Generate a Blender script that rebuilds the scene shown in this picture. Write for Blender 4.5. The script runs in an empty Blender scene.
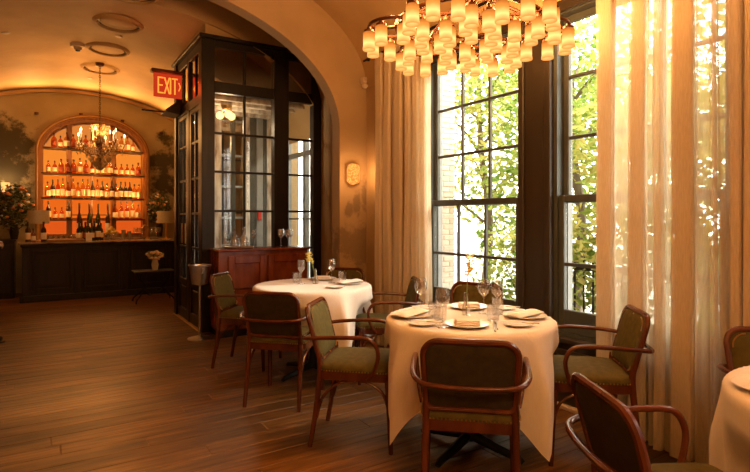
import bpy, math, random
from mathutils import Vector, Matrix
random.seed(7)
PI = math.pi
scene = bpy.context.scene
col = scene.collection

# ------------------------------------------------------------------ camera, sky, exposure
cam_d = bpy.data.cameras.new('camera'); cam = bpy.data.objects.new('camera', cam_d); col.objects.link(cam)
cam_d.sensor_width = 36.0; cam_d.lens = 530 / 750 * 36.0; cam_d.shift_y = -19 / 750
cam_d.clip_start = .05; cam_d.clip_end = 300
cam.location = (0, 0, 1.33); cam.rotation_euler = (PI / 2, 0, -math.radians(32.3))
scene.camera = cam
scene.view_settings.view_transform = 'Standard'; scene.view_settings.look = 'None'
scene.view_settings.exposure = 1.3; scene.view_settings.gamma = 1.0
scene.view_settings.use_curve_mapping = False
try:
    scene.cycles.max_bounces = 10; scene.cycles.transparent_max_bounces = 24
    scene.cycles.caustics_reflective = False; scene.cycles.caustics_refractive = False
    scene.cycles.sample_clamp_indirect = 6.0
    scene.cycles.use_denoising = True
except Exception:
    pass

world = bpy.data.worlds.new('overcast_sky'); scene.world = world; world.use_nodes = True
bg = world.node_tree.nodes['Background']
bg.inputs[0].default_value = (1.0, .92, .80, 1); bg.inputs[1].default_value = 5.5

WINDOW_Y = [3.40, 1.935, .47, -1.0]  # last two windows are out of view, added for more daylight

sun_d = bpy.data.lights.new('hazy_sun', 'SUN'); sun_d.energy = 2.6; sun_d.angle = math.radians(14); sun_d.color = (1.0, .86, .66)
sun = bpy.data.objects.new('hazy_sun', sun_d); col.objects.link(sun); sun.rotation_euler = Vector((-.80, .30, -.62)).to_track_quat('-Z', 'Y').to_euler()

def point(name, loc, watt, color, r=.05):
    l = bpy.data.lights.new(name, 'POINT'); l.energy = watt; l.color = color; l.shadow_soft_size = r
    o = bpy.data.objects.new(name, l); col.objects.link(o); o.location = loc
    return o

# ------------------------------------------------------------------ mesh helpers
class MB:
    def __init__(s): s.v = []; s.f = []; s.m = []; s.mi = 0
    def add(s, vs, fs):
        b = len(s.v); s.v += [tuple(p) for p in vs]
        for f in fs: s.f.append(tuple(b + i for i in f)); s.m.append(s.mi)
        return s
    def box(s, x0, x1, y0, y1, z0, z1, b=0.0, M=None):
        if x0 > x1: x0, x1 = x1, x0
        if y0 > y1: y0, y1 = y1, y0
        if z0 > z1: z0, z1 = z1, z0
        if b <= 0:
            vs = [(x, y, z) for x in (x0, x1) for y in (y0, y1) for z in (z0, z1)]
            fs = [(0, 1, 3, 2), (4, 6, 7, 5), (0, 4, 5, 1), (2, 3, 7, 6), (0, 2, 6, 4), (1, 5, 7, 3)]
        else:
            b = min(b, (x1 - x0) * .45, (y1 - y0) * .45, (z1 - z0) * .45)
            lo = (x0, y0, z0); hi = (x1, y1, z1); vs = []; idx = {}
            for i in range(8):
                sg = [(i >> k) & 1 for k in range(3)]
                for ax in range(3):
                    p = [0, 0, 0]
                    for k in range(3):
                        e = hi[k] if sg[k] else lo[k]
                        p[k] = e if k == ax else (e - b if sg[k] else e + b)
                    idx[(i, ax)] = len(vs); vs.append(p)
            fs = []
            for ax in range(3):
                o1, o2 = (ax + 1) % 3, (ax + 2) % 3
                for sd in (0, 1):
                    q = []
                    for a, c in ((0, 0), (1, 0), (1, 1), (0, 1)):
                        q.append(idx[((sd << ax) | (a << o1) | (c << o2), ax)])
                    fs.append(tuple(q if sd else q[::-1]))
                for a in (0, 1):
                    for c in (0, 1):
                        i0 = (a << o1) | (c << o2); i1 = i0 | (1 << ax)
                        q = [idx[(i0, o1)], idx[(i1, o1)], idx[(i1, o2)], idx[(i0, o2)]]
                        fs.append(tuple(q if (a ^ c) else q[::-1]))
            for i in range(8):
                q = [idx[(i, 0)], idx[(i, 1)], idx[(i, 2)]]
                fs.append(tuple(q if bin(i).count('1') % 2 else q[::-1]))
        if M is not None: vs = [M @ Vector(p) for p in vs]
        return s.add(vs, fs)
    def tube(s, path, r, n=8, closed=False, caps=True):
        P = [Vector(p) for p in path]; N = len(P)
        R = r if isinstance(r, (list, tuple)) else [r] * N
        vs = []; fs = []; prev = None
        for i in range(N):
            if closed: t = P[(i + 1) % N] - P[i - 1]
            else: t = P[min(i + 1, N - 1)] - P[max(i - 1, 0)]
            t.normalize()
            if prev is None:
                u = Vector((0, 0, 1)) if abs(t.z) < .9 else Vector((1, 0, 0))
                u = (u - t * u.dot(t)).normalized()
            else:
                u = prev - t * prev.dot(t)
                u = u.normalized() if u.length > 1e-6 else prev
            prev = u; w = t.cross(u)
            for k in range(n):
                a = 2 * PI * k / n
                vs.append(P[i] + (u * math.cos(a) + w * math.sin(a)) * R[i])
        for i in range(N if closed else N - 1):
            j = (i + 1) % N
            for k in range(n):
                l = (k + 1) % n
                fs.append((i * n + k, i * n + l, j * n + l, j * n + k))
        if caps and not closed:
            fs.append(tuple(range(n))[::-1]); fs.append(tuple((N - 1) * n + k for k in range(n)))
        return s.add(vs, fs)
    def lathe(s, prof, n=16, c=(0, 0, 0), capb=True, capt=True, M=None):
        vs = []; fs = []
        for r, z in prof:
            for k in range(n):
                a = 2 * PI * k / n
                vs.append(Vector((r * math.cos(a), r * math.sin(a), z)))
        for i in range(len(prof) - 1):
            for k in range(n):
                l = (k + 1) % n
                fs.append((i * n + k, i * n + l, (i + 1) * n + l, (i + 1) * n + k))
        if capb: fs.append(tuple(range(n))[::-1])
        if capt: fs.append(tuple((len(prof) - 1) * n + k for k in range(n)))
        if M is not None: vs = [M @ p for p in vs]
        return s.add([p + Vector(c) for p in vs], fs)
    def ball(s, c, r, n=8, m=5, sc=(1, 1, 1)):
        prof = [(max(.001, math.sin(PI * i / m)) * r, -math.cos(PI * i / m) * r) for i in range(m + 1)]
        vs0 = len(s.v); s.lathe(prof, n)
        for i in range(vs0, len(s.v)):
            x, y, z = s.v[i]; s.v[i] = (x * sc[0] + c[0], y * sc[1] + c[1], z * sc[2] + c[2])
        return s
    def grid(s, fn, nu, nv, flip=False):
        vs = [fn(i / nu, j / nv) for i in range(nu + 1) for j in range(nv + 1)]
        fs = []
        for i in range(nu):
            for j in range(nv):
                q = (i * (nv + 1) + j, (i + 1) * (nv + 1) + j, (i + 1) * (nv + 1) + j + 1, i * (nv + 1) + j + 1)
                fs.append(q[::-1] if flip else q)
        return s.add(vs, fs)
    def prism(s, poly, fn0, fn1):
        n = len(poly)
        vs = [fn0(*p) for p in poly] + [fn1(*p) for p in poly]
        fs = [tuple(range(n))[::-1], tuple(range(n, 2 * n))]
        for i in range(n): fs.append((i, (i + 1) % n, n + (i + 1) % n, n + i))
        return s.add(vs, fs)
    def mesh(s, name, mats, smooth=True, angle=40):
        me = bpy.data.meshes.new(name); me.from_pydata(s.v, [], s.f)
        for m in (mats if isinstance(mats, (list, tuple)) else [mats]): me.materials.append(m)
        me.polygons.foreach_set('material_index', s.m)
        if smooth:
            me.polygons.foreach_set('use_smooth', [True] * len(s.f))
            me.set_sharp_from_angle(angle=math.radians(angle))
        me.update(); return me
    def build(s, name, mats, parent=None, smooth=True, angle=40, loc=None):
        return put(name, s.mesh(name, mats, smooth, angle), parent, loc)

def put(name, me, parent=None, loc=None, rz=0):
    o = bpy.data.objects.new(name, me); col.objects.link(o)
    if parent is not None: o.parent = parent
    if loc is not None: o.location = loc
    if rz: o.rotation_euler = (0, 0, rz)
    return o
def tag(o, label=None, cat=None, group=None, kind=None):
    if label: o['label'] = label
    if cat: o['category'] = cat
    if group: o['group'] = group
    if kind: o['kind'] = kind
    return o
def thing(name, label, cat, loc=(0, 0, 0), rz=0, group=None):
    o = bpy.data.objects.new(name, None); col.objects.link(o)
    o.empty_display_size = .1; o.location = loc; o.rotation_euler = (0, 0, rz)
    return tag(o, label, cat, group)
def copy_tree(o, parent=None):
    c = o.copy(); col.objects.link(c); c.parent = parent
    for ch in list(o.children): copy_tree(ch, c)
    return c
def struct(o): o['kind'] = 'structure'; return o
def bez(pts, n=10):
    """smooth path through points (Catmull-Rom)"""
    P = [Vector(p) for p in pts]; out = []
    for i in range(len(P) - 1):
        p0 = P[max(i - 1, 0)]; p1 = P[i]; p2 = P[i + 1]; p3 = P[min(i + 2, len(P) - 1)]
        for k in range(n):
            t = k / n
            out.append(.5 * ((2 * p1) + (p2 - p0) * t + (2 * p0 - 5 * p1 + 4 * p2 - p3) * t * t + (3 * p1 - p0 - 3 * p2 + p3) * t ** 3))
    out.append(P[-1]); return out
def rrect(w, h, r, n=6, cx=0, cy=0):
    """rounded rectangle outline, half sizes w,h"""
    out = []
    for qx, qy, a0 in ((1, 1, 0), (-1, 1, 90), (-1, -1, 180), (1, -1, 270)):
        for k in range(n + 1):
            a = math.radians(a0 + 90 * k / n)
            out.append((cx + qx * (w - r) + r * math.cos(a), cy + qy * (h - r) + r * math.sin(a)))
    return out

# ------------------------------------------------------------------ materials
def newmat(name):
    m = bpy.data.materials.new(name); m.use_nodes = True
    nt = m.node_tree; return m, nt, nt.nodes['Principled BSDF']
def mat(name, color, rough=.5, metal=0, noise=0, nscale=8, bump=0, bscale=60, stretch=(1, 1, 1), color2=None, spec=.5, sheen=0, emit=None, estr=0, detail=4):
    m, nt, p = newmat(name)
    p.inputs['Base Color'].default_value = (*color, 1); p.inputs['Roughness'].default_value = rough
    p.inputs['Metallic'].default_value = metal; p.inputs['Specular IOR Level'].default_value = spec
    if sheen: p.inputs['Sheen Weight'].default_value = sheen
    if emit:
        p.inputs['Emission Color'].default_value = (*emit, 1); p.inputs['Emission Strength'].default_value = estr
    tc = nt.nodes.new('ShaderNodeTexCoord'); mp = nt.nodes.new('ShaderNodeMapping'); mp.inputs['Scale'].default_value = stretch
    nt.links.new(tc.outputs['Object'], mp.inputs[0])
    if noise or color2:
        n = nt.nodes.new('ShaderNodeTexNoise'); n.inputs['Scale'].default_value = nscale; n.inputs['Detail'].default_value = detail
        r = nt.nodes.new('ShaderNodeValToRGB')
        c2 = color2 or tuple(min(1, c * (1 + noise)) for c in color); c1 = color if color2 else tuple(c * (1 - noise) for c in color)
        r.color_ramp.elements[0].color = (*c1, 1); r.color_ramp.elements[0].position = .3
        r.color_ramp.elements[1].color = (*c2, 1); r.color_ramp.elements[1].position = .7
        nt.links.new(mp.outputs[0], n.inputs['Vector']); nt.links.new(n.outputs[0], r.inputs[0]); nt.links.new(r.outputs[0], p.inputs['Base Color'])
    if bump:
        n2 = nt.nodes.new('ShaderNodeTexNoise'); n2.inputs['Scale'].default_value = bscale; n2.inputs['Detail'].default_value = 3
        b = nt.nodes.new('ShaderNodeBump'); b.inputs['Strength'].default_value = bump; b.inputs['Distance'].default_value = .01
        nt.links.new(mp.outputs[0], n2.inputs['Vector']); nt.links.new(n2.outputs[0], b.inputs['Height']); nt.links.new(b.outputs[0], p.inputs['Normal'])
    return m
def glass_mat(name, tint=(1, 1, 1), rough=.02, ior=1.45, boost=0.0):
    """thin clear glass: Fresnel mix of a see-through and a glossy layer"""
    m, nt, p = newmat(name); nt.nodes.remove(p); out = nt.nodes['Material Output']
    tr = nt.nodes.new('ShaderNodeBsdfTransparent'); tr.inputs[0].default_value = (*tint, 1)
    gl = nt.nodes.new('ShaderNodeBsdfGlossy'); gl.inputs['Roughness'].default_value = rough
    fr = nt.nodes.new('ShaderNodeFresnel'); ge = nt.nodes.new('ShaderNodeNewGeometry'); io = nt.nodes.new('ShaderNodeMix')
    io.inputs['A'].default_value = ior; io.inputs['B'].default_value = 1 / ior      # both faces of the thin sheet reflect alike
    nt.links.new(ge.outputs['Backfacing'], io.inputs['Factor']); nt.links.new(io.outputs['Result'], fr.inputs[0])
    mx = nt.nodes.new('ShaderNodeMixShader')
    if boost:
        ad = nt.nodes.new('ShaderNodeMath'); ad.operation = 'ADD'; ad.use_clamp = True; ad.inputs[1].default_value = boost
        nt.links.new(fr.outputs[0], ad.inputs[0]); nt.links.new(ad.outputs[0], mx.inputs[0])
    else: nt.links.new(fr.outputs[0], mx.inputs[0])
    nt.links.new(tr.outputs[0], mx.inputs[1]); nt.links.new(gl.outputs[0], mx.inputs[2]); nt.links.new(mx.outputs[0], out.inputs[0])
    return m
def emit_mat(name, color, strength):
    m, nt, p = newmat(name); nt.nodes.remove(p)
    e = nt.nodes.new('ShaderNodeEmission'); e.inputs[0].default_value = (*color, 1); e.inputs[1].default_value = strength
    nt.links.new(e.outputs[0], nt.nodes['Material Output'].inputs[0]); return m
def cloth_mat(name, color, trans=.0, transl=.3, weave=900, c2=None):
    """linen: diffuse + translucent with a fine weave letting some light straight through"""
    m, nt, p = newmat(name); nt.nodes.remove(p); out = nt.nodes['Material Output']
    d = nt.nodes.new('ShaderNodeBsdfDiffuse'); t = nt.nodes.new('ShaderNodeBsdfTranslucent'); tp = nt.nodes.new('ShaderNodeBsdfTransparent')
    tc = nt.nodes.new('ShaderNodeTexCoord'); mp = nt.nodes.new('ShaderNodeMapping'); mp.inputs['Scale'].default_value = (1, 1, .12)
    n = nt.nodes.new('ShaderNodeTexNoise'); n.inputs['Scale'].default_value = 160; n.inputs['Detail'].default_value = 2
    r = nt.nodes.new('ShaderNodeValToRGB'); c2 = c2 or tuple(c * .8 for c in color)
    r.color_ramp.elements[0].color = (*c2, 1); r.color_ramp.elements[1].color = (*color, 1)
    r.color_ramp.elements[0].position = .35; r.color_ramp.elements[1].position = .65
    nt.links.new(tc.outputs['Object'], mp.inputs[0]); nt.links.new(mp.outputs[0], n.inputs['Vector']); nt.links.new(n.outputs[0], r.inputs[0])
    nt.links.new(r.outputs[0], d.inputs[0]); nt.links.new(r.outputs[0], t.inputs[0])
    m1 = nt.nodes.new('ShaderNodeMixShader'); m1.inputs[0].default_value = transl
    nt.links.new(d.outputs[0], m1.inputs[1]); nt.links.new(t.outputs[0], m1.inputs[2])
    m2 = nt.nodes.new('ShaderNodeMixShader'); m2.inputs[0].default_value = trans
    nt.links.new(m1.outputs[0], m2.inputs[1]); nt.links.new(tp.outputs[0], m2.inputs[2]); nt.links.new(m2.outputs[0], out.inputs[0])
    return m

M = {}
M['plaster'] = mat('aged_tan_plaster', (.42, .28, .14), .75, noise=.16, nscale=2.2, bump=.15, bscale=18, detail=8)
M['vault'] = mat('ochre_vault_plaster', (.40, .255, .115), .7, color2=(.55, .365, .175), nscale=1.6, bump=.2, bscale=14, detail=9)
M['dark_wood'] = mat('near_black_stained_wood', (.013, .0075, .0045), .42, noise=.35, nscale=5, stretch=(4, 4, .5), spec=.3)
M['brown_paint'] = mat('dark_brown_painted_wood', (.026, .017, .009), .45, noise=.15, nscale=6, stretch=(3, 3, .4))
M['sash_paint'] = mat('dark_green_grey_sash_paint', (.055, .06, .052), .4, noise=.15, nscale=9)
M['outer_frame'] = mat('grey_blue_outer_frame_paint', (.24, .25, .25), .6, noise=.1, nscale=9)
M['bent_wood'] = mat('polished_mahogany_bentwood', (.050, .011, .0042), .2, color2=(.105, .026, .009), nscale=7, stretch=(2, 2, .6))
M['olive_velvet'] = mat('olive_green_velvet', (.060, .046, .009), .85, color2=(.095, .073, .017), nscale=30, bump=.12, bscale=220, spec=.2)
M['brown_velvet'] = mat('dark_brown_back_fabric', (.036, .026, .011), .85, noise=.25, nscale=30, bump=.12, bscale=220, spec=.2)
M['brass'] = mat('aged_brass', (.55, .33, .11), .32, 1.0, noise=.15, nscale=12)
M['bronze'] = mat('dark_bronze', (.085, .028, .012), .38, .4, noise=.2, nscale=12)
M['black_metal'] = mat('black_iron', (.012, .011, .010), .5, .6)
M['steel'] = mat('brushed_steel', (.55, .50, .45), .28, 1.0, noise=.08, nscale=20)
M['cloth'] = cloth_mat('white_tablecloth_linen', (.78, .72, .66), 0, .12, c2=(.75, .69, .63))
M['napkin'] = cloth_mat('white_napkin_linen', (.82, .76, .70), 0, .1, c2=(.79, .73, .67))
M['china'] = mat('white_glazed_china', (.80, .76, .70), .15, noise=.02)
M['curtain'] = cloth_mat('natural_linen_sheer', (.73, .62, .47), .32, .34, c2=(.66, .55, .40))
M['curtain_l'] = cloth_mat('natural_linen_curtain', (.88, .78, .62), .05, .40, c2=(.82, .71, .54))
M['pane'] = glass_mat('window_glass', (.97, .98, .97))
M['glassware'] = glass_mat('clear_glassware', (.96, .96, .95), .03, 1.5, .13)
M['mirror'] = mat('smoky_antique_mirror', (.90, .80, .66), .06, 1.0, noise=.08, nscale=6)
M['mirror_dim'] = mat('dimmed_dark_mirror', (.20, .15, .10), .35, .8, noise=.2, nscale=6)  # mirror copy darkened in colour to dull a bright reflected streak
M['mahogany'] = mat('red_mahogany_cabinet', (.13, .026, .008), .26, color2=(.24, .058, .019), nscale=4, stretch=(3, 3, 1.2), detail=7)
M['white_paint'] = mat('distressed_white_paint', (.72, .66, .58), .7, color2=(.20, .13, .08), nscale=7, stretch=(2, 2, .5), detail=9)
M['cream'] = mat('cream_ceiling_paint', (.62, .52, .40), .6, noise=.06)
M['marble'] = mat('dark_veined_marble', (.10, .07, .05), .15, color2=(.36, .28, .2), nscale=7, detail=10)
M['gold_wood'] = mat('honey_stained_wood', (.20, .075, .018), .35, color2=(.32, .13, .034), nscale=6, stretch=(4, 4, .5))
M['stem'] = mat('green_stem', (.16, .22, .04), .5, noise=.2)
M['petal_y'] = None
M['petal_w'] = mat('cream_petal', (.80, .66, .52), .6, noise=.12, nscale=40)
M['petal_r'] = mat('rust_red_petal', (.36, .08, .025), .6, color2=(.62, .26, .07), nscale=20)
M['leaf_dark'] = mat('dark_foliage', (.03, .045, .012), .6, color2=(.08, .09, .025), nscale=12)
M['board'] = mat('walnut_board', (.23, .09, .03), .4, color2=(.34, .15, .05), nscale=5, stretch=(.6, 5, 5))
M['white_plastic'] = mat('white_plastic', (.55, .44, .33), .45, noise=.03)
M['shade_cream'] = mat('cream_lampshade', (.48, .42, .28), .8, noise=.06, nscale=40)
M['navy'] = mat('dark_navy_wool', (.006, .008, .016), .9, noise=.2, nscale=40)
M['skin'] = mat('skin', (.42, .22, .13), .55, noise=.06)
M['hair'] = mat('dark_hair', (.012, .008, .005), .5, noise=.3, nscale=60)
M['leather'] = mat('black_shoe_leather', (.008, .007, .006), .3, noise=.2)
M['alabaster'] = emit_mat('glowing_alabaster', (1.0, .47, .13), .65)
M['bulb'] = emit_mat('warm_bulb', (1.0, .50, .16), 1.6)
M['flame_bulb'] = emit_mat('candle_bulb', (1.0, .66, .30), 7.0)
BACKLIT = [emit_mat('backlit_panel_row_%d' % i, c, e) for i, (c, e) in enumerate((((1.0, .13, .012), .30), ((1.0, .17, .012), .34), ((1.0, .22, .018), .37), ((1.0, .28, .03), .38), ((1.0, .30, .05), .30)))]
M['exit_letter'] = emit_mat('exit_red_letters', (1.0, .18, .02), 1.0)
M['exit_panel'] = emit_mat('exit_red_panel', (.75, .05, .012), .30)

def shade_material():
    """alabaster shade with a brighter core where the bulb sits"""
    m, nt, p = newmat('lit_alabaster_shade'); nt.nodes.remove(p)
    tc = nt.nodes.new('ShaderNodeTexCoord'); sx = nt.nodes.new('ShaderNodeSeparateXYZ')
    nt.links.new(tc.outputs['Object'], sx.inputs[0])
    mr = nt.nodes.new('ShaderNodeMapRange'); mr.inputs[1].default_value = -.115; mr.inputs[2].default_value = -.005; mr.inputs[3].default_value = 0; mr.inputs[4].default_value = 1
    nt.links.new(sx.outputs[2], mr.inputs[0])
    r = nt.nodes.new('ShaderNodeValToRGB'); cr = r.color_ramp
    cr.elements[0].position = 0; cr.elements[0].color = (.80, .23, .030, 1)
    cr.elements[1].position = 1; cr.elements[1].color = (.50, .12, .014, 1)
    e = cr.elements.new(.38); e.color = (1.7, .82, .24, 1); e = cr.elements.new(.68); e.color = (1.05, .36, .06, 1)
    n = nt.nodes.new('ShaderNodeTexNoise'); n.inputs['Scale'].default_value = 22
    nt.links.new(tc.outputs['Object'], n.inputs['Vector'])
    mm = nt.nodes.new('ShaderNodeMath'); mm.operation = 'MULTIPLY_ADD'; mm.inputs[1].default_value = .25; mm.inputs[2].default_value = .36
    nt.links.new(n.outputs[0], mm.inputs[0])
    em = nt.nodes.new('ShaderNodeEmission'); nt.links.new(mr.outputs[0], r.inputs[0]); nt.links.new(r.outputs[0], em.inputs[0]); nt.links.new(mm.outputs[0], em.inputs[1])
    nt.links.new(em.outputs[0], nt.nodes['Material Output'].inputs[0]); return m
M['shade'] = shade_material()

def floor_material():
    m, nt, p = newmat('oiled_oak_plank')
    tc = nt.nodes.new('ShaderNodeTexCoord'); mp = nt.nodes.new('ShaderNodeMapping'); mp.inputs['Scale'].default_value = (.7, 9, 1)
    oi = nt.nodes.new('ShaderNodeObjectInfo'); geo = nt.nodes.new('ShaderNodeNewGeometry')
    nt.links.new(geo.outputs['Position'], mp.inputs[0])
    ad = nt.nodes.new('ShaderNodeVectorMath'); ad.operation = 'MULTIPLY_ADD'; ad.inputs[1].default_value = (0, 0, 40)
    cv = nt.nodes.new('ShaderNodeCombineXYZ'); nt.links.new(oi.outputs['Random'], cv.inputs[2])
    nt.links.new(cv.outputs[0], ad.inputs[0]); nt.links.new(mp.outputs[0], ad.inputs[2])
    n = nt.nodes.new('ShaderNodeTexNoise'); n.inputs['Scale'].default_value = 3.2; n.inputs['Detail'].default_value = 9; n.inputs['Roughness'].default_value = .62
    nt.links.new(ad.outputs[0], n.inputs['Vector'])
    r = nt.nodes.new('ShaderNodeValToRGB'); cr = r.color_ramp
    cr.elements[0].position = .28; cr.elements[0].color = (.030, .0125, .0035, 1)
    cr.elements[1].position = .74; cr.elements[1].color = (.31, .155, .045, 1)
    e = cr.elements.new(.5); e.color = (.165, .074, .018, 1)
    nt.links.new(n.outputs[0], r.inputs[0])
    nl = nt.nodes.new('ShaderNodeTexNoise'); nl.inputs['Scale'].default_value = 1.0; nl.inputs['Detail'].default_value = 5; nl.inputs['Roughness'].default_value = .6
    ml = nt.nodes.new('ShaderNodeMapping'); ml.inputs['Scale'].default_value = (.8, 2.2, 1); nt.links.new(geo.outputs['Position'], ml.inputs[0]); nt.links.new(ml.outputs[0], nl.inputs['Vector'])
    rl = nt.nodes.new('ShaderNodeMapRange'); rl.inputs[1].default_value = .35; rl.inputs[2].default_value = .65; rl.inputs[3].default_value = .45; rl.inputs[4].default_value = 1.15; nt.links.new(nl.outputs[0], rl.inputs[0])
    hs = nt.nodes.new('ShaderNodeHueSaturation'); mr = nt.nodes.new('ShaderNodeMapRange')
    mr.inputs[3].default_value = .80; mr.inputs[4].default_value = 1.18
    nt.links.new(oi.outputs['Random'], mr.inputs[0]); mw = nt.nodes.new('ShaderNodeMath'); mw.operation = 'MULTIPLY'; nt.links.new(mr.outputs[0], mw.inputs[0]); nt.links.new(rl.outputs[0], mw.inputs[1]); nt.links.new(mw.outputs[0], hs.inputs['Value']); nt.links.new(r.outputs[0], hs.inputs['Color'])
    nt.links.new(hs.outputs[0], p.inputs['Base Color'])
    p.inputs['Roughness'].default_value = .42; p.inputs['Specular IOR Level'].default_value = .4
    b = nt.nodes.new('ShaderNodeBump'); b.inputs['Strength'].default_value = .25; b.inputs['Distance'].default_value = .01
    nt.links.new(n.outputs[0], b.inputs['Height']); nt.links.new(b.outputs[0], p.inputs['Normal'])
    return m
M['floor'] = floor_material()

def mural_material(name, base1, base2, dark, blobs, haze=None):
    """plaster with painted trees: blobs are (x, z, rx, rz) in the wall's own plane"""
    m, nt, p = newmat(name); p.inputs['Roughness'].default_value = .75
    tc = nt.nodes.new('ShaderNodeTexCoord'); sx = nt.nodes.new('ShaderNodeSeparateXYZ'); nt.links.new(tc.outputs['Object'], sx.inputs[0])
    def math_(op, a, b=None, c=None):
        q = nt.nodes.new('ShaderNodeMath'); q.operation = op
        for i, w in enumerate((a, b, c)):
            if w is None: continue
            if isinstance(w, (int, float)): q.inputs[i].default_value = w
            else: nt.links.new(w, q.inputs[i])
        return q.outputs[0]
    n = nt.nodes.new('ShaderNodeTexNoise'); n.inputs['Scale'].default_value = 4.5; n.inputs['Detail'].default_value = 10; n.inputs['Roughness'].default_value = .68
    nt.links.new(tc.outputs['Object'], n.inputs['Vector'])
    total = None
    for x, z, rx, rz in blobs:
        dx = math_('DIVIDE', math_('SUBTRACT', sx.outputs[0], x), rx); dz = math_('DIVIDE', math_('SUBTRACT', sx.outputs[2], z), rz)
        d = math_('SUBTRACT', 1.0, math_('SQRT', math_('ADD', math_('MULTIPLY', dx, dx), math_('MULTIPLY', dz, dz))))
        total = d if total is None else math_('MAXIMUM', total, d)
    t = math_('ADD', math_('MULTIPLY', total, .55), math_('MULTIPLY', math_('SUBTRACT', n.outputs[0], .5), 1.9))
    mr = nt.nodes.new('ShaderNodeMapRange'); mr.interpolation_type = 'SMOOTHSTEP'; mr.inputs[1].default_value = -.05; mr.inputs[2].default_value = .28
    nt.links.new(t, mr.inputs[0])
    n2 = nt.nodes.new('ShaderNodeTexNoise'); n2.inputs['Scale'].default_value = 1.6; n2.inputs['Detail'].default_value = 6
    nt.links.new(tc.outputs['Object'], n2.inputs['Vector'])
    r = nt.nodes.new('ShaderNodeValToRGB'); r.color_ramp.elements[0].position = .3; r.color_ramp.elements[1].position = .7
    r.color_ramp.elements[0].color = (*base1, 1); r.color_ramp.elements[1].color = (*base2, 1); nt.links.new(n2.outputs[0], r.inputs[0])
    mx = nt.nodes.new('ShaderNodeMix'); mx.data_type = 'RGBA'; mx.inputs['B'].default_value = (*dark, 1)
    nt.links.new(math_('MULTIPLY', mr.outputs[0], haze or .9), mx.inputs['Factor']); nt.links.new(r.outputs[0], mx.inputs['A'])
    nt.links.new(mx.outputs['Result'], p.inputs['Base Color']); return m
M['mural'] = mural_material('painted_tree_mural', (.30, .25, .145), (.42, .36, .23), (.03, .026, .012),
    [(-.62, 2.62, .62, .46), (-.5, 2.1, .48, .5), (-.7, 1.7, .65, .5), (2.1, 2.45, .42, .26), (2.1, 1.95, .38, .26), (2.15, 2.9, .2, .15), (1.95, 1.5, .3, .3)])
M['mural_arch'] = mural_material('faded_landscape_mural', (.35, .24, .125), (.45, .315, .175), (.10, .06, .032),
    [(2.96, 1.50, .07, .16), (3.06, 1.56, .07, .22), (2.86, 1.42, .06, .1), (2.95, 1.0, .5, .25)], .55)

# ------------------------------------------------------------------ the room shell
XR, XL, YB, YF = 3.08, -1.80, -3.0, 11.17          # window wall, left wall, rear wall, bar wall
VC = .64                                            # vault axis
def ell(x, a, b, s):
    u = max(-1, min(1, (x - VC) / a)); return s + b * math.sqrt(max(0, 1 - u * u))
def vault_curve(a, b, s, n=48):
    return [(VC - a * math.cos(PI * i / n), s + b * math.sin(PI * i / n)) for i in range(n + 1)]

floor = struct(MB().box(XL, 3.22, YB, YF, -.12, -.004).build('floor', M['floor'], smooth=False))
plank_me = MB().box(0, 1, .0015, .1485, -.02, 0, .0025).mesh('plank', M['floor'], smooth=False)
rw = .15; y = -.15; rnd = random.Random(3); k = 0
while y < YF - .01:
    x = XL - rnd.uniform(0, 1.6)
    while x < XR:
        L = rnd.uniform(1.5, 2.4); x0 = max(x, XL); x1 = min(x + L, XR)
        if x1 - x0 > .05:
            o = put('plank', plank_me, floor, (x0 + .0012, y, 0)); o.scale = (x1 - x0 - .0024, 1, 1)
        x += L
    y += rw

b = MB(); cu = vault_curve(2.44, 1.22, 2.77)
b.grid(lambda u, v: (cu[round(u * 48)][0], YB + v * (6.18 - YB), cu[round(u * 48)][1]), 48, 10)
struct(b.build('ceiling', M['vault'], angle=80))
b = MB(); cu2 = vault_curve(2.44, 1.28, 2.39)
b.grid(lambda u, v: (cu2[round(u * 48)][0], 6.17 + v * (YF + .02 - 6.17), cu2[round(u * 48)][1]), 48, 10)
far_vault = struct(b.build('ceiling', M['vault'], angle=80))

b = MB(); lx = [VC - 2.44 * math.cos(PI * i / 48) for i in range(49)]
lo = [max(ell(x, 2.44, 1.28, 2.39), 3.40 if x > 1.5 else 0) for x in lx]; hi = [max(ell(x, 2.44, 1.22, 2.77) + .01, l_ + .001) for x, l_ in zip(lx, lo)]
b.add([(x, 6.17, z) for x, z in zip(lx, lo)] + [(x, 6.17, z) for x, z in zip(lx, hi)], [(i, i + 1, 50 + i, 49 + i) for i in range(48)])
struct(b.build('wall_lunette', M['vault'], smooth=False))
struct(MB().box(XL - .2, XL, YB, YF, 0, 4.2).build('wall_left', M['plaster'], smooth=False))
struct(MB().box(XL - .2, 3.4, YB - .2, YB, 0, 4.3).build('wall_rear', M['plaster'], smooth=False))
struct(MB().box(XL - .2, 3.4, YF, YF + .2, 0, 4.3).build('wall_bar', M['mural'], smooth=False))

struct(MB().box(XL - .2, 3.4, YB - .2, YF + .2, 4.3, 4.4).build('light_block_roof', M['plaster'], smooth=False))  # unseen slab added over the vaults to keep sky light from leaking in
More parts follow.
